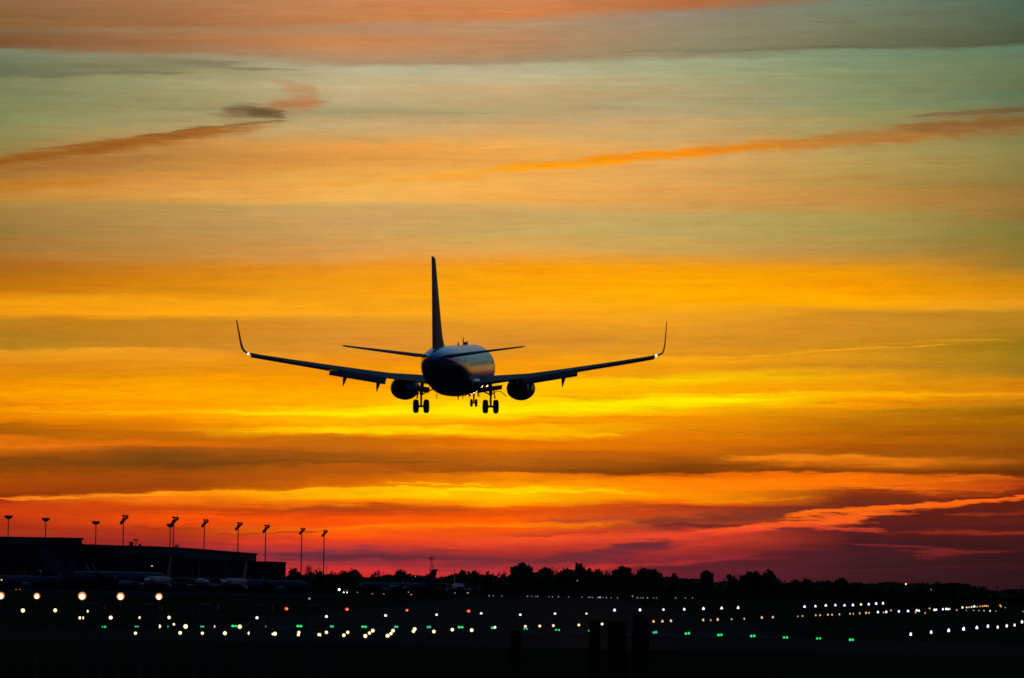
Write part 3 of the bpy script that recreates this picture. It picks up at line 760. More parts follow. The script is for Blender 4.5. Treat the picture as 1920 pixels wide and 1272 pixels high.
# ---------------------------------------------------------------- ground
def sheet(name, pts, z, m_, sub=None):
    mb = MB(); mb.add([(x, y, z) for x, y in pts], [tuple(range(len(pts)))])
    return tag(mb.build(name, m_), kind='structure')
def ground_mat(name, c1, c2, rough, spec, sx, sy):
    mt = mat(name, c1, rough, 0, spec); nt = mt.node_tree; b = nt.nodes['Principled BSDF']
    t = nt.nodes.new('ShaderNodeTexCoord'); mp = nt.nodes.new('ShaderNodeMapping'); mp.inputs['Scale'].default_value = (sx, sy, 1)
    n = nt.nodes.new('ShaderNodeTexNoise'); n.inputs['Detail'].default_value = 7; n.inputs['Scale'].default_value = 1
    n2 = nt.nodes.new('ShaderNodeTexNoise'); n2.inputs['Detail'].default_value = 3; n2.inputs['Scale'].default_value = .08
    nt.links.new(t.outputs['Object'], mp.inputs[0]); nt.links.new(mp.outputs[0], n.inputs['Vector']); nt.links.new(mp.outputs[0], n2.inputs['Vector'])
    ml = nt.nodes.new('ShaderNodeMath'); ml.operation = 'MULTIPLY'; nt.links.new(n.outputs[0], ml.inputs[0]); nt.links.new(n2.outputs[0], ml.inputs[1])
    rp = nt.nodes.new('ShaderNodeMapRange'); nt.links.new(ml.outputs[0], rp.inputs[0]); rp.inputs[1].default_value = .12; rp.inputs[2].default_value = .4
    mx = nt.nodes.new('ShaderNodeMix'); mx.data_type = 'RGBA'; mx.inputs[6].default_value = (*c1, 1); mx.inputs[7].default_value = (*c2, 1)
    nt.links.new(rp.outputs[0], mx.inputs[0]); nt.links.new(mx.outputs[2], b.inputs['Base Color'])
    return mt
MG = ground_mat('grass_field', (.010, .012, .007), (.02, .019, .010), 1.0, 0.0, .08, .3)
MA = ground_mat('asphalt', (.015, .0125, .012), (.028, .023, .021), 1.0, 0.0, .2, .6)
def sheen(mt, f, rough):
    nt = mt.node_tree; out = [n for n in nt.nodes if n.type == 'OUTPUT_MATERIAL'][0]; b = nt.nodes['Principled BSDF']
    g = nt.nodes.new('ShaderNodeBsdfGlossy'); g.inputs['Roughness'].default_value = rough; g.inputs['Color'].default_value = (.5, .5, .5, 1)
    mx = nt.nodes.new('ShaderNodeMixShader'); mx.inputs[0].default_value = f
    nt.links.new(b.outputs[0], mx.inputs[1]); nt.links.new(g.outputs[0], mx.inputs[2]); nt.links.new(mx.outputs[0], out.inputs[0])
sheen(MA, .006, .3)
MK = ground_mat('concrete', (.02, .02, .022), (.03, .03, .03), 1.0, 0.0, .1, .3)
MP = mat('runway_paint', (.05, .05, .047), .9, 0, 0, noise=.3, nscale=2)
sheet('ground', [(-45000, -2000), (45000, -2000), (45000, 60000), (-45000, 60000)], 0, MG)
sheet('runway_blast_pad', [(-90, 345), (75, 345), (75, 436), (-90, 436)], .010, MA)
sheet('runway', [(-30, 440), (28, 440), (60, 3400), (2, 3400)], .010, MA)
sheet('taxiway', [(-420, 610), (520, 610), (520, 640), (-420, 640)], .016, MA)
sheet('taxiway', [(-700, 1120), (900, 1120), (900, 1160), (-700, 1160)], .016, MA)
sheet('apron', [(-900, 1560), (-60, 1560), (-60, 2060), (-900, 2060)], .010, MK)
mbk = MB()
for i in range(12):
    x = -26 + i * 4.4 + (1.6 if i > 5 else 0)
    mbk.box((x, 470, .02), (1.8, 45, .004))
tag(mbk.build('threshold_markings', MP), kind='structure')

# ---------------------------------------------------------------- terminal and hangars
def prism(name, m_, parent, front, back, z0, z1):
    """block between a front line (x,y)-(x,y) and a back line"""
    mb = MB(); (ax, ay), (bx, by) = front; (cx, cy), (dx_, dy_) = back
    mb.add([(ax, ay, z0), (bx, by, z0), (dx_, dy_, z0), (cx, cy, z0), (ax, ay, z1), (bx, by, z1), (dx_, dy_, z1), (cx, cy, z1)],
           [(0, 1, 5, 4), (1, 2, 6, 5), (2, 3, 7, 6), (3, 0, 4, 7), (4, 5, 6, 7), (3, 2, 1, 0)])
    return mb.build(name, m_, parent)
def X(u, v, D): return at(u, v, D).x
# taller hall on the far left
zA = ztop(76, 1007.5, 2080)
xa0, xa1 = X(-170, 1010, 2080), X(151, 1008, 2080)
hall = empty('terminal_hall', (xa1 - 30, 2080, 0))
tag(hall, 'tall flat-roofed dark hall at the left end of the terminal', 'building')
def kid(o, p): o.parent = p; o.location = -p.location; return o
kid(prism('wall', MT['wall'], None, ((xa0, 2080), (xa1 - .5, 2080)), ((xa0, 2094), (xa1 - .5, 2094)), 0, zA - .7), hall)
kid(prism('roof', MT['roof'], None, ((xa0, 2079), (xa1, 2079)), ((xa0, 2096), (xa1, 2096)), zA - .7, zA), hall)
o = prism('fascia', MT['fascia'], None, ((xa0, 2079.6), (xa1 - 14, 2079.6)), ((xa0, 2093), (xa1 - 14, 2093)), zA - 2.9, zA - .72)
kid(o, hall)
mb = MB()
for i in range(14):
    xx = xa0 + 4 + i * 5.2
    if xx < xa1 - 8: mb.box((xx, 2079.9, 9.5), (4.2, .3, 5.5))
kid(mb.build('window_band', MT['pane']), hall)
# long terminal, the roof falling away to the right (it recedes from the camera)
pts = [(138, 1020, 2098), (160, 1020.6, 2098), (215, 1022.5, 2100), (300, 1025, 2130), (360, 1030, 2190), (432, 1035.5, 2260)]
term = empty('terminal_building', (X(300, 1025, 2130), 2130, 0))
tag(term, 'long low terminal building with a pale roof edge running behind the parked airliners', 'building')
def wall_run(name, m_, f, zt, zb, thick, dy=0.0):
    mb = MB(); vs = []
    P = [at(u, v, D) for u, v, D in f]
    for p in P:
        vs += [(p.x, p.y + dy, zb(p)), (p.x, p.y + dy, zt(p)), (p.x + thick * .15, p.y + dy + thick, zt(p)), (p.x + thick * .15, p.y + dy + thick, zb(p))]
    n = len(P); fs = []
    for i in range(n - 1):
        for j in range(4):
            k_ = (j + 1) % 4; fs.append((i * 4 + j, i * 4 + k_, i * 4 + 4 + k_, i * 4 + 4 + j))
    fs += [(0, 1, 2, 3), tuple((n - 1) * 4 + j for j in (3, 2, 1, 0))]
    mb.add(vs, fs); return kid(mb.build(name, m_), term)
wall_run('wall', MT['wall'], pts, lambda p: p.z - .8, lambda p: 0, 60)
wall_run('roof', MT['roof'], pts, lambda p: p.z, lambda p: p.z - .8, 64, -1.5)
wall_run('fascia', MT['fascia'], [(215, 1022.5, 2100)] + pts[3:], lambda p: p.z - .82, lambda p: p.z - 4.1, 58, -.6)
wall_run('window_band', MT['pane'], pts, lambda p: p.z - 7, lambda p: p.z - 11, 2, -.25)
# rounded end bay
mb = MB(); rr = []
for u, v in ((428, 1036.5), (434, 1040), (439, 1043), (443, 1047), (446, 1054), (447, 1062)):
    p = at(u, v, 2262); rr.append([Vector((p.x, 2262, 0)), Vector((p.x, 2262, p.z)), Vector((p.x + 4, 2300, p.z)), Vector((p.x + 4, 2300, 0))])
mb.loft(rr); kid(mb.build('end_bay', MT['wall']), term)
# low block at the right
zC = ztop(480, 1052.5, 2290)
blk = empty('pier_building', (X(480, 1052, 2290), 2290, 0))
tag(blk, 'lower square-ended block at the right end of the terminal', 'building')
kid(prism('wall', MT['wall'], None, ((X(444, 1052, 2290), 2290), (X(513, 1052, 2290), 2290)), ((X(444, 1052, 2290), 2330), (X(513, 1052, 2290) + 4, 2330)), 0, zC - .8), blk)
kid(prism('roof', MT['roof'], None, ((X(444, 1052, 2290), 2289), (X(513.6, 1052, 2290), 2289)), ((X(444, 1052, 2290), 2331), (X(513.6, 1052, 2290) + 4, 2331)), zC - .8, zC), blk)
mb = MB()
for i in range(8): mb.box((X(450 + i * 8, 1070, 2290), 2289.9, 7.5), (1.4, .2, 2.2))
kid(mb.build('window_row', MT['pane']), blk)
for i, (u, h) in enumerate(((451, 2.2), (470, 1.6), (477, 1.9))):
    p = at(u, 1052, 2300)
    mb = MB(); mb.tube([(0, 0, 0), (0, 0, h)], .16, 5); mb.tube([(-.7, 0, h * .8), (.7, 0, h * .8)], .1, 4)
    o = mb.build('roof_antenna', MT['pole'], None, loc=(p.x, 2300, zC)); tag(o, ['short roof antenna beside the light mast on the low block', 'middle one of three short antennas on the low block roof', 'right-hand short roof antenna on the low block'][i], 'antenna', 'antennas on the low block')
# rooftop radar and plant
p = at(252, 1024.5, 2115)
rad = empty('rooftop_radar', (p.x, 2115, p.z))
tag(rad, 'small T-shaped radar aerial and plant box on the terminal roof', 'radar')
mb = MB(); mb.box((-1.4, 0, .9), (1.6, 1.4, 2.0)); mb.build('equipment_box', MT['roof'], rad)
mb = MB(); mb.box((2.4, 0, .5), (.9, 1, 1.2)); mb.build('equipment_box', MT['roof'], rad)
mb = MB(); mb.tube([(.6, 0, 0), (.7, 0, 2.6)], .22, 6); mb.build('mast', MT['pole'], rad)
mb = MB(); mb.loft([[Vector((-.4, -.2, 2.5)), Vector((1.8, -.2, 2.5)), Vector((1.8, .2, 2.5)), Vector((-.4, .2, 2.5))], [Vector((-.7, -.3, 3.0)), Vector((2.1, -.3, 3.0)), Vector((2.1, .3, 3.0)), Vector((-.7, .3, 3.0))]]); mb.build('aerial_bar', MT['pole'], rad)
p = at(330, 1027.5, 2165)
fan = empty('roof_ventilator', (p.x, 2165, p.z - .2)); tag(fan, 'pair of stubby roof ventilators on the terminal beside the twin masts', 'ventilator')
mb = MB(); mb.lathe([(0, .45), (.9, .45), (1.0, .6), (1.3, .6), (1.5, .2)], (0, 0, 0), 'z', 10); mb.build('cowl', MT['roof'], fan)
mb = MB(); mb.lathe([(0, .25), (1.5, .25), (1.6, .35), (1.8, .1)], (.95, 0, 0), 'z', 10); mb.build('flue', MT['roof'], fan)

# ---------------------------------------------------------------- apron flood-light masts
def mast(u_head, v_top, u_base, style, label):
    D = 31.0 * F / (vh(u_head) - v_top)
    top = at(u_head, v_top, D); H = top.z
    root = empty('light_mast', (top.x, top.y, 0)); root.rotation_euler = (0, 0, 0)
    tag(root, label, 'light mast', 'flood-light masts behind the terminal')
    px = D / F
    mb = MB(); mb.tube([(0, 0, 0), (0, 0, H * .5), (0, 0, H - 2.2 * px)], [2.6 * px * .5, 2.2 * px * .5, 1.7 * px * .5], 8); mb.build('pole', MT['pole'], root)
    if style == 'ring':
        mb = MB(); mb.lathe([(-7.5 * px, 1.5 * px), (-6 * px, 5 * px), (-2 * px, 7 * px), (-.6 * px, 7 * px), (-.5 * px, 1.2 * px)], (0, 0, H), 'z', 12)
        mb.build('head_frame', MT['pole'], root)
        for i in range(6):
            a = i * math.pi / 3 + .2
            mb = MB(); mb.box((6 * px * math.cos(a), 6 * px * math.sin(a), H - 2.2 * px), (2.6 * px, 2.6 * px, 3.2 * px), Matrix.Rotation(.4, 3, 'X')); mb.build('floodlight', MT['lampbody'], root)
    else:
        sc = {'big': 1.15, 'mid': 1.0, 'small': .85}[style]; sw = 1.35
        mb = MB(); mb.tube([(-4.5 * px * sc, 0, H - 14 * px * sc), (5.5 * px * sc, 0, H - 3 * px * sc)], 1.1 * px, 6); mb.tube([(0, 0, H - 12 * px), (0.4 * px, 0, H)], .9 * px, 6); mb.build('head_frame', MT['pole'], root)
        for (x, z, w, h, r_) in ((-4.0, -13.5, 2.8, 4.0, -.6), (-2.2, -11, 3.2, 4.2, -.6), (.2, -7.8, 3.6, 5.2, -.2), (.3, -1.5, 4.4, 2.6, .1), (3.8, -5.4, 2.8, 3.4, .5), (6.0, -3.6, 2.4, 4.4, .6), (5.2, -1.0, 1.8, 2.6, .6)):
            mb = MB(); mb.box((x * px * sc, random.uniform(-2, 2) * px, H + z * px * sc), (w * px * sc * sw, 3 * px, h * px * sc * 1.15), Matrix.Rotation(r_, 3, 'Y')); mb.build('floodlight', MT['lampbody'], root)
mast(16, 966.5, 15, 'ring', 'flood-light mast with a round head at the far left, above the tall hall')
mast(86, 971, 85, 'ring', 'flood-light mast with a round head above the middle of the tall hall')
mast(180, 977, 179, 'ring', 'flood-light mast with a small round head just right of the tall hall')
mast(232, 966, 229, 'big', 'flood-light mast with a tilted lamp cluster left of the rooftop radar')
mast(319.5, 982, 319, 'ring', 'shorter round-headed mast of the close pair above the terminal')
mast(326, 969, 324, 'big', 'taller mast of the close pair, lamps on a slanted bar')
mast(383.5, 974, 382, 'mid', 'flood-light mast with slanted lamps next right of the close pair')
mast(447, 979.5, 445, 'mid', 'flood-light mast rising at the rounded end of the terminal')
mast(498.5, 984, 497, 'mid', 'flood-light mast rising behind the low end block')
mast(566, 990, 563.5, 'small', 'left one of two masts standing clear beyond the buildings')
mast(608, 994, 606, 'small', 'right one of two masts standing clear beyond the buildings')

# lattice radio mast in the middle distance
p = at(809, 1045, 2700)
rm = empty('radio_mast', (p.x, 2700, 0)); tag(rm, 'radio mast with antenna panels at its top, standing among the trees', 'radio mast')
mb = MB(); H = p.z
for a in (0, 2.09, 4.19): mb.tube([(1.0 * math.cos(a), 1.0 * math.sin(a), 0), (.35 * math.cos(a), .35 * math.sin(a), H)], .14, 5)
for i in range(12):
    z = H * i / 12; r_ = 1.0 - .65 * i / 12; mb.tube([(r_, 0, z), (-r_ * .5, r_ * .85, z + H / 12)], .08, 4); mb.tube([(-r_ * .5, r_ * .85, z), (-r_ * .5, -r_ * .85, z + H / 12)], .08, 4)
mb.build('lattice', MT['pole'], rm)
for i, (x, z) in enumerate(((-1.2, -.9), (1.2, -.9), (0, -.7))):
    mb = MB(); mb.box((x, 0, H + z), (.45, .3, 1.9)); mb.tube([(0, 0, H + z), (x, 0, H + z)], .1, 4); mb.build('antenna_panel', MT['pole'], rm)
for z, x in ((-5.5, .9), (-7.0, -.8)):
    mb = MB(); mb.lathe([(-.2, .1), (0, .6), (.25, .6)], (x, 0, H + z), 'x', 10); mb.build('dish', MT['pole'], rm)
# thin pole masts further off and power pylons at the right
for i, (u, vt, w, lab) in enumerate(((600, 1054, 1.3, 'thin bare mast close left of the rightmost flood-light mast'), (612.5, 1058, 1.1, 'thin bare mast close right of the rightmost flood-light mast'),
                                     (900, 1066, .9, 'thin pole among the trees right of the radio mast'), (1311, 1080, 1.0, 'thin pole just left of the office tower'))):
    p = at(u, vt, 2750); mb = MB(); mb.tube([(0, 0, 0), (0, 0, p.z)], [w * .15 + .1, .1], 6); mb.tube([(-.5, 0, p.z * .9), (.5, 0, p.z * .9)], .08, 4)
    tag(mb.build('pole_mast', MT['pole'], None, loc=(p.x, 2750, 0)), lab, 'pole')
def pylon(u, vt, lab):
    p = at(u, vt, 3200); H = p.z; r0 = empty('power_pylon', (p.x, 3200, 0)); tag(r0, lab, 'pylon', 'power pylons on the right horizon')
    mb = MB()
    for a in (1, -1):
        for b in (1, -1): mb.tube([(a * 1.3, b * 1.3, 0), (a * .3, b * .3, H * .75), (0, 0, H)], [.16, .13, .1], 4)
    for i in range(6): z = H * i / 7; w = 1.3 - i * .2; mb.tube([(-w, -w, z), (w, -w, z + H / 7)], .08, 4); mb.tube([(w, -w, z), (-w, -w, z + H / 7)], .08, 4)
    mb.build('tower', MT['pole'], r0)
    for f_ in (.72, .9):
        mb = MB(); mb.tube([(-1.7, 0, H * f_), (1.7, 0, H * f_)], .12, 4); mb.build('cross_arm', MT['pole'], r0)
pylon(1870, 1093, 'tallest of the small pylons on the right horizon')
pylon(1886, 1099, 'middle one of the small pylons on the right horizon')
pylon(1916, 1096, 'pylon at the extreme right edge of the horizon')

# office tower
p = at(1327, 1074.5, 2440); xl, xr = X(1316, 1080, 2440), X(1338, 1080, 2440)
tw = empty('office_tower', ((xl + xr) / 2, 2440, 0)); tag(tw, 'square office tower with a roof block, rising among the trees right of centre', 'building')
w = xr - xl; H = p.z
mb = MB(); mb.box((0, 10, H / 2), (w, 20, H)); mb.build('wall', MT['wall'], tw)
mb = MB(); mb.box((-.2, 10, H + .45), (w * .6, 12, .9)); mb.box((-.2, 10, H + 1.15), (w * .25, 5, .5)); mb.build('roof_block', MT['roof'], tw)
for f_ in range(6):
    mb = MB(); mb.box((0, -.02, H - 1.6 - f_ * 2.2), (w * .86, .12, 1.0)); mb.build('window_band', MT['pane'], tw)

# ---------------------------------------------------------------- trees
def crown_mesh(seed, kind):
    rnd = random.Random(seed); mb = MB()
    lobes = []
    if kind == 'bare':
        def br(p, d, L_, r_, lv):
            q = p + d * L_; mb.tube([p, q], [r_, r_ * .6], 3)
            if lv == 0: return
            for _ in range(3):
                dd = (d + Vector((rnd.uniform(-.6, .6), rnd.uniform(-.6, .6), rnd.uniform(-.1, .5)))).normalized(); br(q, dd, L_ * rnd.uniform(.6, .85), r_ * .6, lv - 1)
        for _ in range(5): br(Vector((rnd.uniform(-.1, .1), 0, .1)), Vector((rnd.uniform(-.7, .7), rnd.uniform(-.6, .6), 1)).normalized(), .26, .016, 4)
        return mb
    n = {'round': 9, 'tall': 8, 'loose': 11, 'shrub': 7}[kind]
    lobes.append({'round': (0, 0, .5, .40), 'loose': (0, 0, .46, .32), 'shrub': (0, 0, .22, .46), 'tall': (0, 0, .5, .24)}[kind])
    for i in range(n - 1):
        if kind == 'tall': lobes.append((rnd.uniform(-.2, .2), rnd.uniform(-.2, .2), rnd.uniform(.3, .78), rnd.uniform(.16, .26)))
        elif kind == 'loose': lobes.append((rnd.uniform(-.42, .42), rnd.uniform(-.4, .4), rnd.uniform(.3, .74), rnd.uniform(.15, .27)))
        elif kind == 'shrub': lobes.append((rnd.uniform(-.45, .45), rnd.uniform(-.4, .4), rnd.uniform(.1, .5), rnd.uniform(.26, .4)))
        else:
            a = rnd.uniform(0, 6.28); e = rnd.uniform(-.2, 1.3); rr_ = .27; lobes.append((rr_ * math.cos(a) * math.cos(e), rr_ * math.sin(a) * math.cos(e), .5 + rr_ * math.sin(e), rnd.uniform(.16, .23)))
    for i in range(1150):
        x, y, z, r_ = lobes[i % n]
        d = Vector((rnd.gauss(0, 1), rnd.gauss(0, 1), rnd.gauss(0, 1))).normalized() * (r_ * rnd.uniform(.4, 1.0) ** .5)
        c = Vector((x, y, z)) + Vector((d.x, d.y, d.z * .85))
        s_ = rnd.uniform(.014, .036)
        a = Vector((rnd.gauss(0, 1), rnd.gauss(0, 1), rnd.gauss(0, 1))).normalized(); b = a.cross(Vector((rnd.gauss(0, 1), rnd.gauss(0, 1), 1))).normalized()
        mb.add([c + a * s_, c + b * s_ * .7, c - a * s_, c - b * s_ * .8], [(0, 1, 2, 3)])
    # inner mass of larger leaf clumps so the crown is not see-through in the middle
    for x, y, z, r_ in lobes:
        for _ in range(34):
            c = Vector((x, y, z)) + Vector((rnd.gauss(0, .4), rnd.gauss(0, .4), rnd.gauss(0, .4))) * r_
            a = Vector((rnd.gauss(0, 1), rnd.gauss(0, 1), rnd.gauss(0, 1))).normalized(); b = a.cross(Vector((rnd.gauss(0, 1), .3, 1))).normalized()
            s_ = r_ * .34; mb.add([c + a * s_, c + b * s_, c - a * s_, c - b * s_], [(0, 1, 2, 3)])
    if kind != 'tall':
        for _ in range(70):   # skirt of undergrowth round the foot
            c = Vector((rnd.uniform(-.5, .5), rnd.uniform(-.3, .3), rnd.uniform(0, .3))); s_ = rnd.uniform(.05, .1)
            mb.add([c + Vector((s_, 0, 0)), c + Vector((0, 0, s_)), c - Vector((s_, 0, 0)), c - Vector((0, 0, s_))], [(0, 1, 2, 3)])
    return mb
PROTO = {}
def proto(kind, i):
    if (kind, i) not in PROTO:
        o = crown_mesh(sum(map(ord, kind)) + i * 17, kind).build('crown', MT['bark'] if kind == 'bare' else MT['leaf'])
        me = o.data; bpy.data.objects.remove(o); PROTO[(kind, i)] = me
    return PROTO[(kind, i)]
mb = MB(); mb.tube([(0, 0, 0), (.01, 0, .25), (-.01, 0, .55)], [.035, .025, .01], 7)
for a in (0.3, 1.9, 3.4, 4.8): mb.tube([(0, 0, .2 + a * .03), (.22 * math.cos(a), .22 * math.sin(a), .5)], [.016, .006], 5)
_t = mb.build('trunk', MT['bark']); TRUNK = _t.data; bpy.data.objects.remove(_t)
TREES = []
def tree(u, vt, wpx, kind, D=None):
    TREES.append((u, vt, wpx, kind, D))
for t_ in [ (552, 1064, 20, 'round'), (585, 1058, 30, 'bare'), (587, 1067, 30, 'shrub'), (628, 1069, 26, 'loose'), (643, 1063, 34, 'loose'), (664, 1067, 28, 'round'), (690, 1071, 26, 'shrub'), (713, 1066, 16, 'bare'),
            (722, 1078, 24, 'shrub'), (748, 1067, 24, 'tall'), (767, 1070, 32, 'round'), (795, 1075, 28, 'shrub'), (824, 1074, 40, 'shrub'), (862, 1068, 42, 'round'), (889, 1069, 26, 'round'), (905, 1072, 14, 'bare'),
            (922, 1070, 30, 'round'), (946, 1067, 20, 'bare'), (950, 1071, 26, 'shrub'), (978, 1053, 38, 'round'), (1003, 1065, 26, 'loose'), (1024, 1062, 28, 'round'), (1044, 1063, 24, 'bare'), (1050, 1072, 28, 'shrub'),
            (1075, 1060, 44, 'round'), (1096, 1054, 24, 'loose'), (1104, 1064, 18, 'tall'), (1121, 1066, 26, 'round'), (1140, 1078, 18, 'shrub'), (1155, 1060, 28, 'loose'), (1172, 1061, 26, 'round'), (1184, 1063, 18, 'loose'),
            (1203, 1066, 22, 'round'), (1218, 1063, 30, 'loose'), (1240, 1074, 22, 'bare'), (1245, 1077, 30, 'shrub'), (1265, 1070, 12, 'tall'), (1062, 1064, 26, 'round'), (1090, 1059, 28, 'round'), (1164, 1060, 30, 'round'), (1211, 1064, 28, 'round'), (1228, 1066, 24, 'round'), (1426, 1071, 30, 'round'), (1404, 1071, 28, 'round'), (968, 1060, 24, 'round'), (988, 1060, 24, 'round'), (1014, 1066, 26, 'round'), (1284, 1084, 28, 'shrub'), (1302, 1085, 24, 'shrub'), (1355, 1090, 34, 'shrub'),
            (1381, 1076, 22, 'loose'), (1396, 1072, 30, 'loose'), (1415, 1070, 34, 'round'), (1438, 1065, 30, 'loose'), (1446, 1070, 22, 'round'), (1472, 1082, 24, 'loose'), (1493, 1086, 28, 'round'), (1512, 1084, 22, 'round'),
            (1541, 1091, 28, 'shrub'), (1560, 1090, 20, 'round'), (1579, 1082, 26, 'round'), (1600, 1090, 24, 'round'), (1615, 1089, 24, 'loose'), (1640, 1092, 28, 'shrub'), (1665, 1090, 24, 'round'), (1686, 1093, 22, 'shrub'),
            (1714, 1091, 30, 'loose'), (1740, 1096, 24, 'shrub'), (1757, 1090, 26, 'round'), (1780, 1093, 30, 'round'), (1806, 1095, 30, 'shrub'), (1830, 1097, 26, 'shrub'), (1856, 1107, 30, 'shrub'), (1890, 1109, 34, 'shrub'), (1915, 1107, 24, 'shrub')]:
    tree(*t_)
KN = {'round': ('round-crowned tree', 'tree'), 'tall': ('narrow upright tree', 'tree'), 'loose': ('ragged open-crowned tree', 'tree'), 'shrub': ('low bushy tree', 'tree'), 'bare': ('leafless twiggy tree', 'tree')}
NM = {'round': 'broadleaf_tree', 'tall': 'poplar_tree', 'loose': 'oak_tree', 'shrub': 'bushy_tree', 'bare': 'bare_tree'}
cnt = {}
TREES.sort(key=lambda t: t[0])
for i, (u, vt, wpx, kind, D) in enumerate(TREES):
    cnt[kind] = cnt.get(kind, 0) + 1
    D = D or random.uniform(2500, 2950)
    p = at(u, vt, D); wid = max(wpx * D / F, 4) * 1.45
    r0 = empty(NM[kind], (p.x, D, 0), 0)
    nn = sum(1 for t in TREES if t[3] == kind)
    tag(r0, '%s, %s from the left of its kind on the skyline' % (KN[kind][0], nth(cnt[kind])), 'tree', 'trees along the skyline')
    c = bpy.data.objects.new('crown', proto(kind, i % 3)); C.objects.link(c); c.parent = r0
    c.scale = (wid, wid, p.z / max(q.co.z for q in c.data.vertices)); c.rotation_euler = (0, 0, random.choice((0, .5, 3.14, 2.6)))
    t = bpy.data.objects.new('trunk', TRUNK); C.objects.link(t); t.parent = r0; t.scale = (wid * .8, wid * .8, p.z)
# far woodland that reads as one dark mass behind them
mb = MB(); rnd = random.Random(3)
for i in range(22000):
    x = rnd.uniform(-330, 460); y = rnd.uniform(3000, 3080)
    u = 960 + x / y * F
    prof_v = 1082 if u < 1240 else 1084 + (u - 1240) * .058 if u < 1360 else 1091 + (u - 1360) * .014 if u < 1820 else 1097.5 + min(10, (u - 1820) * .45)
    prof_v += 1.6 * math.sin(u / 21) + 1.3 * math.sin(u / 9.3 + 1)
    zt = max(2.0, at(u, prof_v, 3040).z) * rnd.uniform(.0, 1.0) ** .5
    s_ = rnd.uniform(.6, 1.5); a = Vector((rnd.gauss(0, 1), .3, rnd.gauss(0, 1))).normalized() * s_; b = Vector((-a.z, 0, a.x)) * .8; c = Vector((x, y, max(.4, zt)))
    mb.add([c + a, c + b, c - a, c - b], [(0, 1, 2, 3)])
tag(mb.build('distant_woodland', MT['leaf2']), 'far-off belt of woodland forming a dark mass along the horizon', 'woodland', kind='stuff')

# ---------------------------------------------------------------- parked airliners
pk = make_airliner(False, 'parkbody', 'ptail', 'wing', 'nac')
def park(u, D, heading_deg, label, sc=1.0, src=pk, first=[True], blue=False):
    o = pk if first[0] else copy_tree(pk)
    first[0] = False
    x = X(u, 1100, D)
    o.location = (x, D, 3.6 * sc); o.rotation_euler = (0, 0, R(heading_deg)); o.scale = (sc, sc, sc)
    if blue:
        for ch in o.children:
            if ch.type == 'MESH' and ch.name.split('.')[0] in ('fuselage', 'tail_fin'):
                me = ch.data.copy(); me.materials[0] = MT['parkblue']; ch.data = me
    tag(o, label, 'airliner', 'airliners parked on the apron')
    return o
park(196, 1990, -82, 'long dark-blue wide airliner parked side-on in front of the left hall', 1.42, blue=True)
park(298, 1960, 171, 'white parked airliner with a pale fin, next right of the long dark-blue one', 1.12)
park(378, 1985, 188, 'white parked airliner with its fin on its left side, middle one of the white three', 1.06)
park(441, 1990, 170, 'white parked airliner with a pale fin, below the rounded end of the terminal', 1.08)
park(497, 2060, -78, 'dark-blue parked airliner side-on in front of the low end block', 1.0, blue=True)
park(62, 1975, 120, 'dim blue airliner parked at the far left, mostly lost in the dark', 1.0, blue=True)
ap = park(745, 2350, 95, 'dark parked airliner with a row of slanting white letters on its side, among the trees', 1.0, blue=True)
park(858, 2400, 186, 'distant airliner with pale fuselage top, facing the camera below the trees', 1.05)
# white lettering on the side of the dark one (unreadable at this distance: slanted strokes)
mb = MB(); fusc = [c for c in ap.children if c.name.startswith('fuselage')][0]
xx = 0.0
for i, w in enumerate((.35, .3, .3, .45, .3, .35, .3, .3, .5, .5, .5, .6)):
    y = -3.6 + xx; z0 = -.35
    mb.add([(1.89, -y, z0), (1.89, -y - w * .55, z0), (1.84, -y - w * .55 + .5, z0 + 1.25), (1.84, -y + .5, z0 + 1.25)], [(0, 1, 2, 3)])
    mb.add([(-1.89, -y, z0), (-1.89, -y - w * .55, z0), (-1.84, -y - w * .55 + .5, z0 + 1.25), (-1.84, -y + .5, z0 + 1.25)], [(0, 1, 2, 3)])
    xx += w + .28
MT['letter'] = mat('white_lettering', (.8, .8, .82), .5)
mb.build('lettering', MT['letter'], fusc)

# ---------------------------------------------------------------- service vehicles with headlights on
def truck(u, v, D, rz, lab, lamp='head'):
    p = at(u, v, D); r0 = empty('service_truck', (p.x, D, 0), rz); tag(r0, lab, 'truck', 'service vehicles on the apron')
    mb = MB(); mb.box((0, 2.4, 1.5), (2.3, 4.2, 2.0)); mb.build('cargo_box', MT['truck'], r0)
    mb = MB(); mb.loft([[Vector((-1.1, 0.1, .5)), Vector((1.1, 0.1, .5)), Vector((1.1, -1.9, .5)), Vector((-1.1, -1.9, .5))], [Vector((-1.1, 0.1, 1.4)), Vector((1.1, 0.1, 1.4)), Vector((1.1, -1.9, 1.3)), Vector((-1.1, -1.9, 1.3))],
                        [Vector((-1.0, 0.1, 2.2)), Vector((1.0, 0.1, 2.2)), Vector((1.0, -1.2, 2.2)), Vector((-1.0, -1.2, 2.2))]]); mb.build('cab', MT['truck'], r0)
    for a in (-1, 1):
        for y in (-1.1, 3.3):
            mb = MB(); mb.lathe([(-.15, .3), (-.12, .45), (.12, .45), (.15, .3)], (a * 1.0, y, .45), 'x', 12); mb.build('wheel', MT['tyre'], r0)
    for a in (-.75, .75):
        mb = MB(); mb.lathe([(-.12, .06), (-.08, .2), (0, .22)], (a, -1.93, .85), 'y', 10); mb.build('headlight', GL[lamp], r0)
truck(648, 1106, 2150, 0, 'service truck with two bright headlights facing the camera left of the lettered airliner')

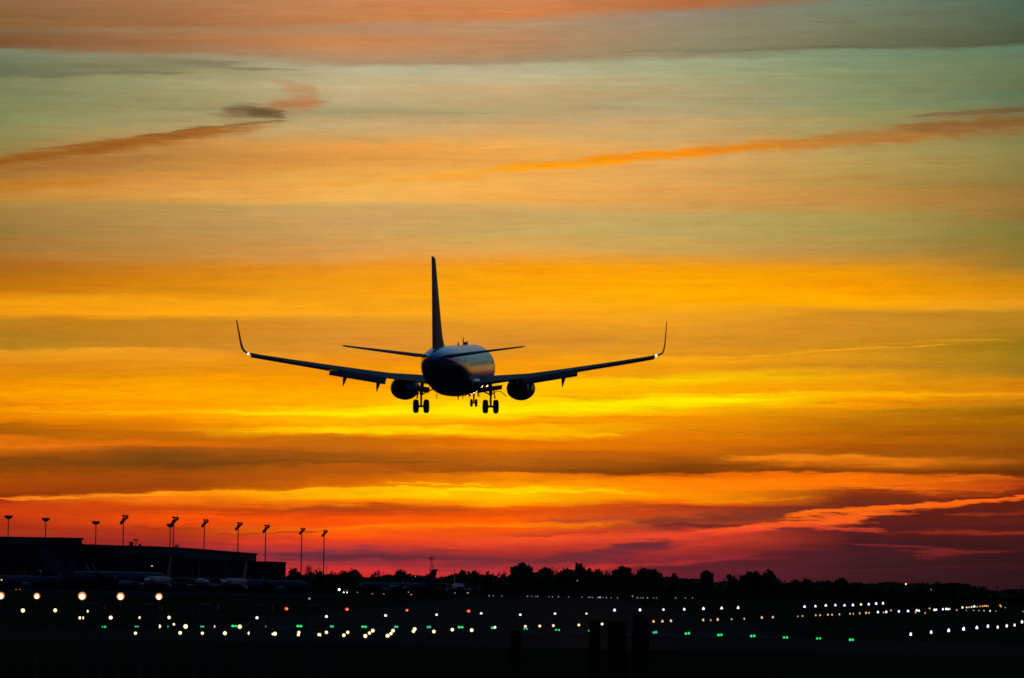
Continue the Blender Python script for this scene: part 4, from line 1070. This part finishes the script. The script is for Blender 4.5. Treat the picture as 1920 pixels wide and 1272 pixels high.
# ---------------------------------------------------------------- lamps
def spheroid(mb, c, r, n=10, tip=0.0, squash=1.0):
    """lens: round, or drawn up to a point like the flame-shaped lamps further off"""
    prof = []
    for i in range(9):
        a = -math.pi / 2 + math.pi * i / 8
        z = math.sin(a) * r * squash; q = math.cos(a) * r
        if tip and z > 0: z *= 1 + tip; q *= (1 - .35 * (i - 4) / 4)
        prof.append((z, max(q, r * .02)))
    mb.lathe(prof, c, 'z', n)
LC = {}
def light(kind, u, v, px, D=None, row='', tip=0.0):
    """kind picks lens colour; px is the lamp's apparent diameter in the 1920 px photo; ground lamps get their distance from the ground"""
    hgt = 0
    if D is None: D = min(gdist(u, v), 3200.0)
    p = at(u, v, D)
    if p.z < .12: p.z = .12
    r = px * D / F / 2 * (.84 if kind != 'core' else .84) * random.uniform(.92, 1.08)
    LC.setdefault(row, []).append((p, r, kind, tip, u))
ROWS = {
 'A': ('approach_lamp', 'big warm-white approach lamp, %s from the left in the brightest row', 'big approach lamps in the brightest row'),
 'B': ('approach_lamp', 'small approach lamp, %s from the left in the short row just under the brightest one', 'lamps of the second approach row'),
 'C': ('approach_lamp', 'warm approach lamp, %s from the left in the third row down at left', 'lamps of the third approach row'),
 'D': ('approach_lamp', 'warm approach lamp, %s from the left in the row just above the lowest lamps', 'lamps of the fourth approach row'),
 'E': ('approach_lamp', 'warm approach lamp, %s from the left along the lowest row of the approach field', 'lamps of the lowest approach row'),
 'G': ('threshold_light', 'green threshold light, %s from the left across the runway end', 'green threshold lights'),
 'H': ('edge_light', 'cool white lamp, %s from the left in the long rising row of the middle field', 'white lights of the long rising row'),
 'R': ('stop_light', 'red lamp, %s from the left of the four red lamps', 'red lamps'),
 'W': ('touchdown_light', 'small warm runway lamp, %s from the left in the row rising to the right', 'warm runway lamps'),
 'I': ('edge_light', 'white lamp, %s from the left in the far right row nearest the trees', 'white lamps of the row nearest the trees'),
 'J': ('edge_light', 'lamp, %s from the left in the dense far cluster at the right', 'lamps of the dense cluster at the right'),
 'K': ('edge_light', 'white lamp, %s from the left in the lowest right-hand row', 'lamps of the lowest right-hand row'),
 'T': ('taxiway_light', 'tiny dim lamp, %s from the left along the foot of the tree line', 'tiny lamps along the foot of the tree line'),
 'P': ('apron_light', 'small apron or building lamp, %s from the left of the scattered ones', 'scattered apron lamps'),
}
for u, v, s_ in ((1.4, 1118.4, 12), (69, 1119, 10), (154, 1119, 12), (226, 1119.6, 12), (298, 1120, 12)): light('core', u, v, s_, 165, 'A')
for u, v, s_ in ((43, 1145, 8), (103.5, 1144.7, 8), (164, 1146.4, 5)): light('warm', u, v, s_, 235, 'B')
for u, v, s_ in ((150, 1158.8, 6), (155.5, 1158.8, 6), (207.6, 1158.4, 8), (262, 1158.4, 5), (317, 1158.2, 7)): light('warm', u, v, s_, 290, 'C')
for u, v, s_ in ((298.7, 1174.7, 7), (326, 1171, 5), (348, 1175, 9), (399.7, 1175, 9), (449.5, 1175.4, 8)): light('warm', u, v, s_, 330, 'D')
for u, v, s_ in ((254, 1187.6, 6), (295.6, 1187.6, 7), (337.8, 1187, 7), (379.4, 1187.6, 6.5), (421.7, 1187.6, 8.5), (467.6, 1187.6, 6.5), (511.5, 1189.2, 5), (515.5, 1188.6, 8), (559.5, 1190.5, 6), (560.5, 1186, 6), (598, 1190.2, 6), (602.6, 1190.8, 7),
                  (612, 1186, 6.5), (644.7, 1191.4, 6.5), (652, 1186, 7), (685, 1192.8, 8), (692.8, 1187.3, 7), (699, 1182.8, 7), (726.7, 1193.6, 8), (733, 1188.3, 7), (737, 1182.8, 7), (775.2, 1184, 7), (777.5, 1180, 7),
                  (813.5, 1184.5, 7.5), (848, 1181, 6.5), (884.5, 1182, 8), (928, 1176.6, 5.5), (985, 1174.6, 5), (1012, 1174.2, 5), (1037.5, 1173.4, 5), (1085.3, 1172.2, 5), (1129, 1170.4, 5)): light('warm', u, v, s_, 360 if u < 700 else 400, 'E')
for u, v, s_, k_ in ((191.5, 1178, 5, 'green'), (197, 1178, 5, 'green'), (254.5, 1177.3, 3.6, 'teal'), (258.5, 1177.3, 3.6, 'teal'), (315.4, 1177.3, 4, 'green'), (377, 1177.3, 4, 'teal'), (381, 1177.3, 4, 'teal'), (436.5, 1176.3, 6.5, 'green'), (442, 1176.3, 6, 'green'),
                     (499, 1177.3, 4, 'teal'), (503, 1177.3, 4, 'teal'), (558.5, 1176.3, 6.5, 'green'), (564, 1176.3, 6.5, 'green'), (620.5, 1177, 4.6, 'teal'), (624, 1177, 4.6, 'teal'), (680, 1177.3, 6.5, 'green'), (685.5, 1177.6, 6.5, 'green'),
                     (741, 1177.7, 5, 'teal'), (745, 1177.7, 5, 'teal'), (802, 1178, 5, 'teal'), (806, 1178, 5, 'teal'), (861, 1178.3, 7, 'green'), (866.5, 1178.3, 6, 'green'), (923, 1179.6, 6, 'teal'), (927, 1180, 4, 'teal'), (983.5, 1181, 5, 'teal'), (987.5, 1181, 5, 'teal'),
                     (1042.5, 1183.3, 5, 'green'), (1048, 1183.6, 5, 'green'), (1104.2, 1184.9, 4, 'teal'), (1225.5, 1188.8, 5, 'teal'), (1230, 1188.2, 5, 'teal'), (1286, 1190.6, 6, 'green'), (1291.5, 1190, 6, 'green'), (1347, 1193.4, 5.5, 'green'), (1352.5, 1193, 5.5, 'green'),
                     (1408.5, 1195.4, 6, 'green'), (1414, 1195, 6, 'green'), (1470, 1198, 5, 'green'), (1475.5, 1198, 5, 'green'), (1532, 1199.8, 5, 'green'), (1537.5, 1199.8, 5, 'green'), (1594, 1202.4, 6, 'green'), (1599, 1202.2, 5, 'green')):
    light(k_, u, v, s_, None, 'G', .5 if u > 1200 else 0)
for u, v, s_ in ((481.8, 1160.5, 5.5), (612, 1158.2, 5.5), (722.9, 1156.2, 5.5), (818.6, 1154.6, 5.2), (902.2, 1152, 5.2), (975.6, 1154.5, 5.2), (1040.6, 1152.4, 5), (1099.7, 1152.2, 4), (1152.3, 1146.4, 5), (1200, 1145.8, 5), (1244, 1145, 4.3), (1283, 1144.5, 4.6), (1319, 1143.4, 5.4), (1353, 1142.4, 4.8), (1384, 1141.6, 4.8)):
    light('white' if u > 1110 or u < 700 else 'cyan', u, v, s_, None, 'H', .7 if u > 1110 else 0)
for u, v in ((536.9, 1141.6), (650.4, 1142.6), (763, 1144.4), (878.5, 1146)): light('red', u, v, 8 if u != 763 else 6.5, 520, 'R')
for u, v, s_ in ((1225.4, 1167.7, 4.5), (1242, 1167.3, 4.5), (1258, 1166.5, 5), (1318.5, 1164.8, 4.2), (1332.6, 1165, 2.8), (1345.7, 1163.9, 4.6), (1371.8, 1163, 2.8), (1395.4, 1162.2, 2.8), (1428.4, 1160, 4), (1449.2, 1159.3, 4), (1496, 1157.4, 2), (1504.7, 1157, 2.8),
                 (1529.6, 1155.4, 3.2), (1537.5, 1155.4, 3.2), (1552.4, 1154.4, 3.6), (1560, 1154.4, 3), (1573.9, 1153.7, 3), (1593.8, 1152.5, 3), (1600, 1152.5, 2.4), (1612, 1151.7, 3.2), (1624, 1151, 3.6), (1629.6, 1150.8, 3)):
    light('dimwarm', u, v, s_, None, 'W', .7)
for u, v in ((1508.5, 1139.4), (1528.9, 1138.5), (1548.3, 1137.3), (1566.4, 1136.5), (1583.3, 1137), (1599.2, 1136.5), (1614.4, 1135.3), (1628.8, 1134.9), (1642.8, 1133.6), (1655.7, 1133.2)): light('white' if u != 1614.4 else 'warm', u, v, 4.2, None, 'I', .9)
for u, v, s_, k_ in ((1646, 1149.6, 4, 'white'), (1656.3, 1150, 2.2, 'dimwarm'), (1661.7, 1149.3, 4.2, 'white'), (1670.5, 1146, 2.6, 'amber'), (1685.4, 1148.3, 4.2, 'white'), (1702.6, 1147.7, 4.4, 'white'), (1716.6, 1150, 2.4, 'amber'), (1718.7, 1146.3, 4.2, 'white'), (1723, 1147, 3.8, 'cyan'), (1734.6, 1150.9, 2.4, 'amber'),
                     (1743, 1142.3, 2.6, 'amber'), (1752, 1145.3, 4, 'white'), (1755.3, 1144.9, 4, 'white'), (1768, 1144.1, 4, 'white'), (1773.9, 1143.5, 4, 'white'), (1777.2, 1143.9, 3.6, 'white'), (1780.5, 1143.4, 2.8, 'cyan'), (1794, 1145.3, 2.4, 'amber'), (1804.6, 1140.7, 4, 'white'), (1812.5, 1140.3, 2.6, 'white'),
                     (1817, 1140, 2.4, 'amber'), (1821.8, 1139.4, 2.8, 'warm'), (1826.8, 1138.9, 3.8, 'white'), (1832, 1139, 2, 'amber'), (1837.3, 1138.2, 2.8, 'dimwarm'), (1842, 1137.8, 2.4, 'amber'), (1845.5, 1137.6, 2.4, 'amber'), (1849, 1137.6, 2.8, 'amber'), (1852.5, 1137.6, 2.2, 'amber'),
                     (1812, 1146, 2, 'dimwhite'), (1825.7, 1146, 2.2, 'dimwhite'), (1835.5, 1146.3, 2.2, 'dimwhite'), (1845, 1146.5, 2.4, 'dimwarm'), (1856.3, 1147, 3, 'cyan'), (1867, 1147, 1.8, 'dimwhite'), (1875.3, 1136.5, 3, 'dimwarm'), (1877, 1138.6, 2.4, 'amber'), (1885, 1140.4, 1.8, 'dimwhite'), (1918.5, 1148, 2, 'dimwhite')):
    light(k_, u, v, s_, None, 'J', .7)
for u, v, s_, k_ in ((1707.6, 1192.2, 5.4, 'white'), (1746, 1188.2, 5.2, 'white'), (1778.8, 1184.9, 5.4, 'white'), (1806.7, 1182.2, 5.4, 'white'), (1831.6, 1179.6, 5.2, 'white'), (1852.3, 1176.8, 5, 'white'), (1870.6, 1178.4, 4.4, 'warm'), (1887.6, 1176.2, 4.6, 'white'), (1902.3, 1174.4, 4.2, 'warm'), (1916.3, 1168.5, 4.6, 'white')):
    light(k_, u, v, s_, None, 'K', .9)
tk = ['dimwhite', 'blue', 'dimwhite', 'blue', 'dimwarm']
for i, u in enumerate((917, 925, 941, 989, 997, 1004, 1008, 1029, 1036, 1047, 1066, 1091, 1104.5, 1107, 1111, 1121, 1125, 1130, 1137, 1146, 1158, 1195, 1201, 1206, 1214, 1225.5, 1231, 1267, 1285, 1298.6)):
    light('blue' if 1100 < u < 1270 else tk[i % 3], u, 1120.5 + (u - 925) * .003, 2.0 if i % 3 else 2.6, 2350, 'T')
light('dimwarm', 1125, 1120.4, 3, 2340, 'T'); light('dimorange', 1186, 1118.2, 3.2, 2340, 'T')
for u, v, s_, k_, D in ((3, 1087.5, 4, 'dimwarm', 1900), (95, 1041, 3, 'warm', 2070), (285, 1061.5, 3, 'dimwarm', 2080), (548, 1104, 2.4, 'dimwhite', 2200), (563, 1105, 2.2, 'dimwhite', 2200), (670, 1111, 2.2, 'dimwhite', 2300), (636, 1105.8, 5, 'head', 2200), (698, 1115.5, 3, 'dimorange', 2250),
                        (719.5, 1115.8, 3, 'dimorange', 2250), (771, 1115.9, 3.6, 'dimorange', 2250), (766, 1110.6, 2.4, 'dimwhite', 2300), (779, 1081, 2, 'dimwhite', 2480), (853, 1112, 2.6, 'blue', 2300), (877, 1112, 2.4, 'dimwarm', 2300), (30, 1113, 2.2, 'dimorange', 1900), (37, 1113.5, 2.2, 'dimorange', 1900),
                        (1082.5, 1089, 2.2, 'dimwhite', 2450), (1698.6, 1095.4, 3.6, 'warm', 2450), (1746, 1105.8, 2, 'dimwhite', 2450), (580, 1122.7, 4, 'dimwhite', 200)):  # last entry is an unlit grey dome, its pale tone given as glow
    light(k_, u, v, s_, D, 'P')
PM = {}
for row, items in LC.items():
    nm, lab, grp = ROWS[row]
    items.sort(key=lambda t: t[4])
    for i, (p, r, kind, tip, u) in enumerate(items):
        root = empty(nm, (p.x, p.y, 0)); tag(root, lab % nth(i + 1), 'lamp', grp)
        near = p.y < 700
        mb = MB()
        if p.z > r * 1.2:   # standing on a thin post, with a shallow housing behind the lens
            mb.tube([(0, r * .6, 0), (0, r * .6, p.z)], min(.045, r * .35), 5 if near else 3)
            mb.build('post', MT['lampbody'], root)
        if near:
            mb = MB(); mb.lathe([(r * .15, r * 1.0), (r * .9, r * .9), (r * 1.5, r * .35)], (0, 0, p.z), 'y', 12); mb.build('housing', MT['lampbody'], root, True)
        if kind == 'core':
            mb = MB(); mb.lathe([(-.02, r * 1.38), (.06, r * 1.38), (.07, r * .6)], (0, 0, p.z + .02), 'y', 18); mb.build('halo_ring', GL['rim'], root, True)  # glowing ring added round the lens to stand in for its halo
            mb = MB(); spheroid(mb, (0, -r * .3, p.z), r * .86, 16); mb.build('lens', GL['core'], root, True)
        elif kind == 'red':
            mb = MB(); spheroid(mb, (0, 0, p.z), r, 14, 0, .75); ln = mb.build('lens', GL['red'], root, True)
            mb = MB(); spheroid(mb, (r * .3, -r * .75, p.z - r * .22), r * .45, 10); mb.build('bulb', GL['redcore'], root, True)
        elif kind == 'green':
            mb = MB(); spheroid(mb, (0, 0, p.z), r, 12, tip, .8); mb.build('lens', GL['green'], root, True)
            mb = MB(); spheroid(mb, (r * .1, -r * .8, p.z - r * .15), r * .4, 8); mb.build('bulb', GL['gcore'], root, True)
        else:
            mb = MB(); spheroid(mb, (0, 0, p.z), r, 12 if near else 8, tip); mb.build('lens', GL[kind], root, True)

# ---------------------------------------------------------------- dark frames of the approach lighting, near the fence
for i, (u, v, w) in enumerate(((175, 1132.3, 24), (281, 1133.3, 24), (383, 1134, 28), (487, 1134.6, 26), (590, 1135.8, 26))):
    D = 190; p = at(u, v, D); W = w * D / F
    r0 = empty('lamp_frame', (p.x, D, 0)); tag(r0, 'dark table-like approach lamp frame, %s from the left of five' % nth(i + 1), 'lamp frame', 'dark approach lamp frames')
    mb = MB(); mb.box((0, 0, p.z - .12), (W * 1.9, .5, .24)); mb.build('platform', MT['lampbody'], r0)
    mb = MB(); mb.box((0, -.27, p.z + .01), (W, .1, .03)); mb.build('rail', MT['pole'], r0)
    for a in (-.6, .6):
        mb = MB(); mb.tube([(a * W, 0, 0), (a * W, 0, p.z - .2)], .06, 6); mb.build('leg', MT['lampbody'], r0)
# ---------------------------------------------------------------- foreground fence posts
for i, (u0, u1, vt, cap, lab) in enumerate(((958, 977, 1183, 0, 'slim dark post, leftmost of the foreground posts'), (1105, 1124.5, 1164, 0, 'slim tall dark post left of the thick square post'), (1140, 1173.5, 1164, 0, 'thick square dark post in the foreground'), (1186, 1217, 1157, 1, 'dark foreground post with a rounded knob on top, rightmost'))):
    D = 62; p = at((u0 + u1) / 2, vt, D); w = (u1 - u0) * D / F
    r0 = empty('wooden_post', (p.x, D, 0)); tag(r0, lab, 'post', 'dark posts in the foreground')
    mb = MB(); h = w / 2; b = w * .12
    def oct_(z, k_=1.0, dx_=0): return [Vector((x * k_ + dx_, y * k_, z)) for x, y in ((-h + b, -h), (h - b, -h), (h, -h + b), (h, h - b), (h - b, h), (-h + b, h), (-h, h - b), (-h, -h + b))]
    mb.loft([oct_(0, 1.02, -.02), oct_(p.z * .5, .99, .008), oct_(p.z - .03, 1.0), oct_(p.z, .86)]); mb.build('shaft', MT['wood'], r0)
    if cap:
        mb = MB(); mb.lathe([(-.02, h * .6), (.015, h * .62), (.03, h * .5), (.045, h * .15)], (-h * .35, 0, p.z), 'z', 14); mb.build('knob', MT['wood'], r0, True)
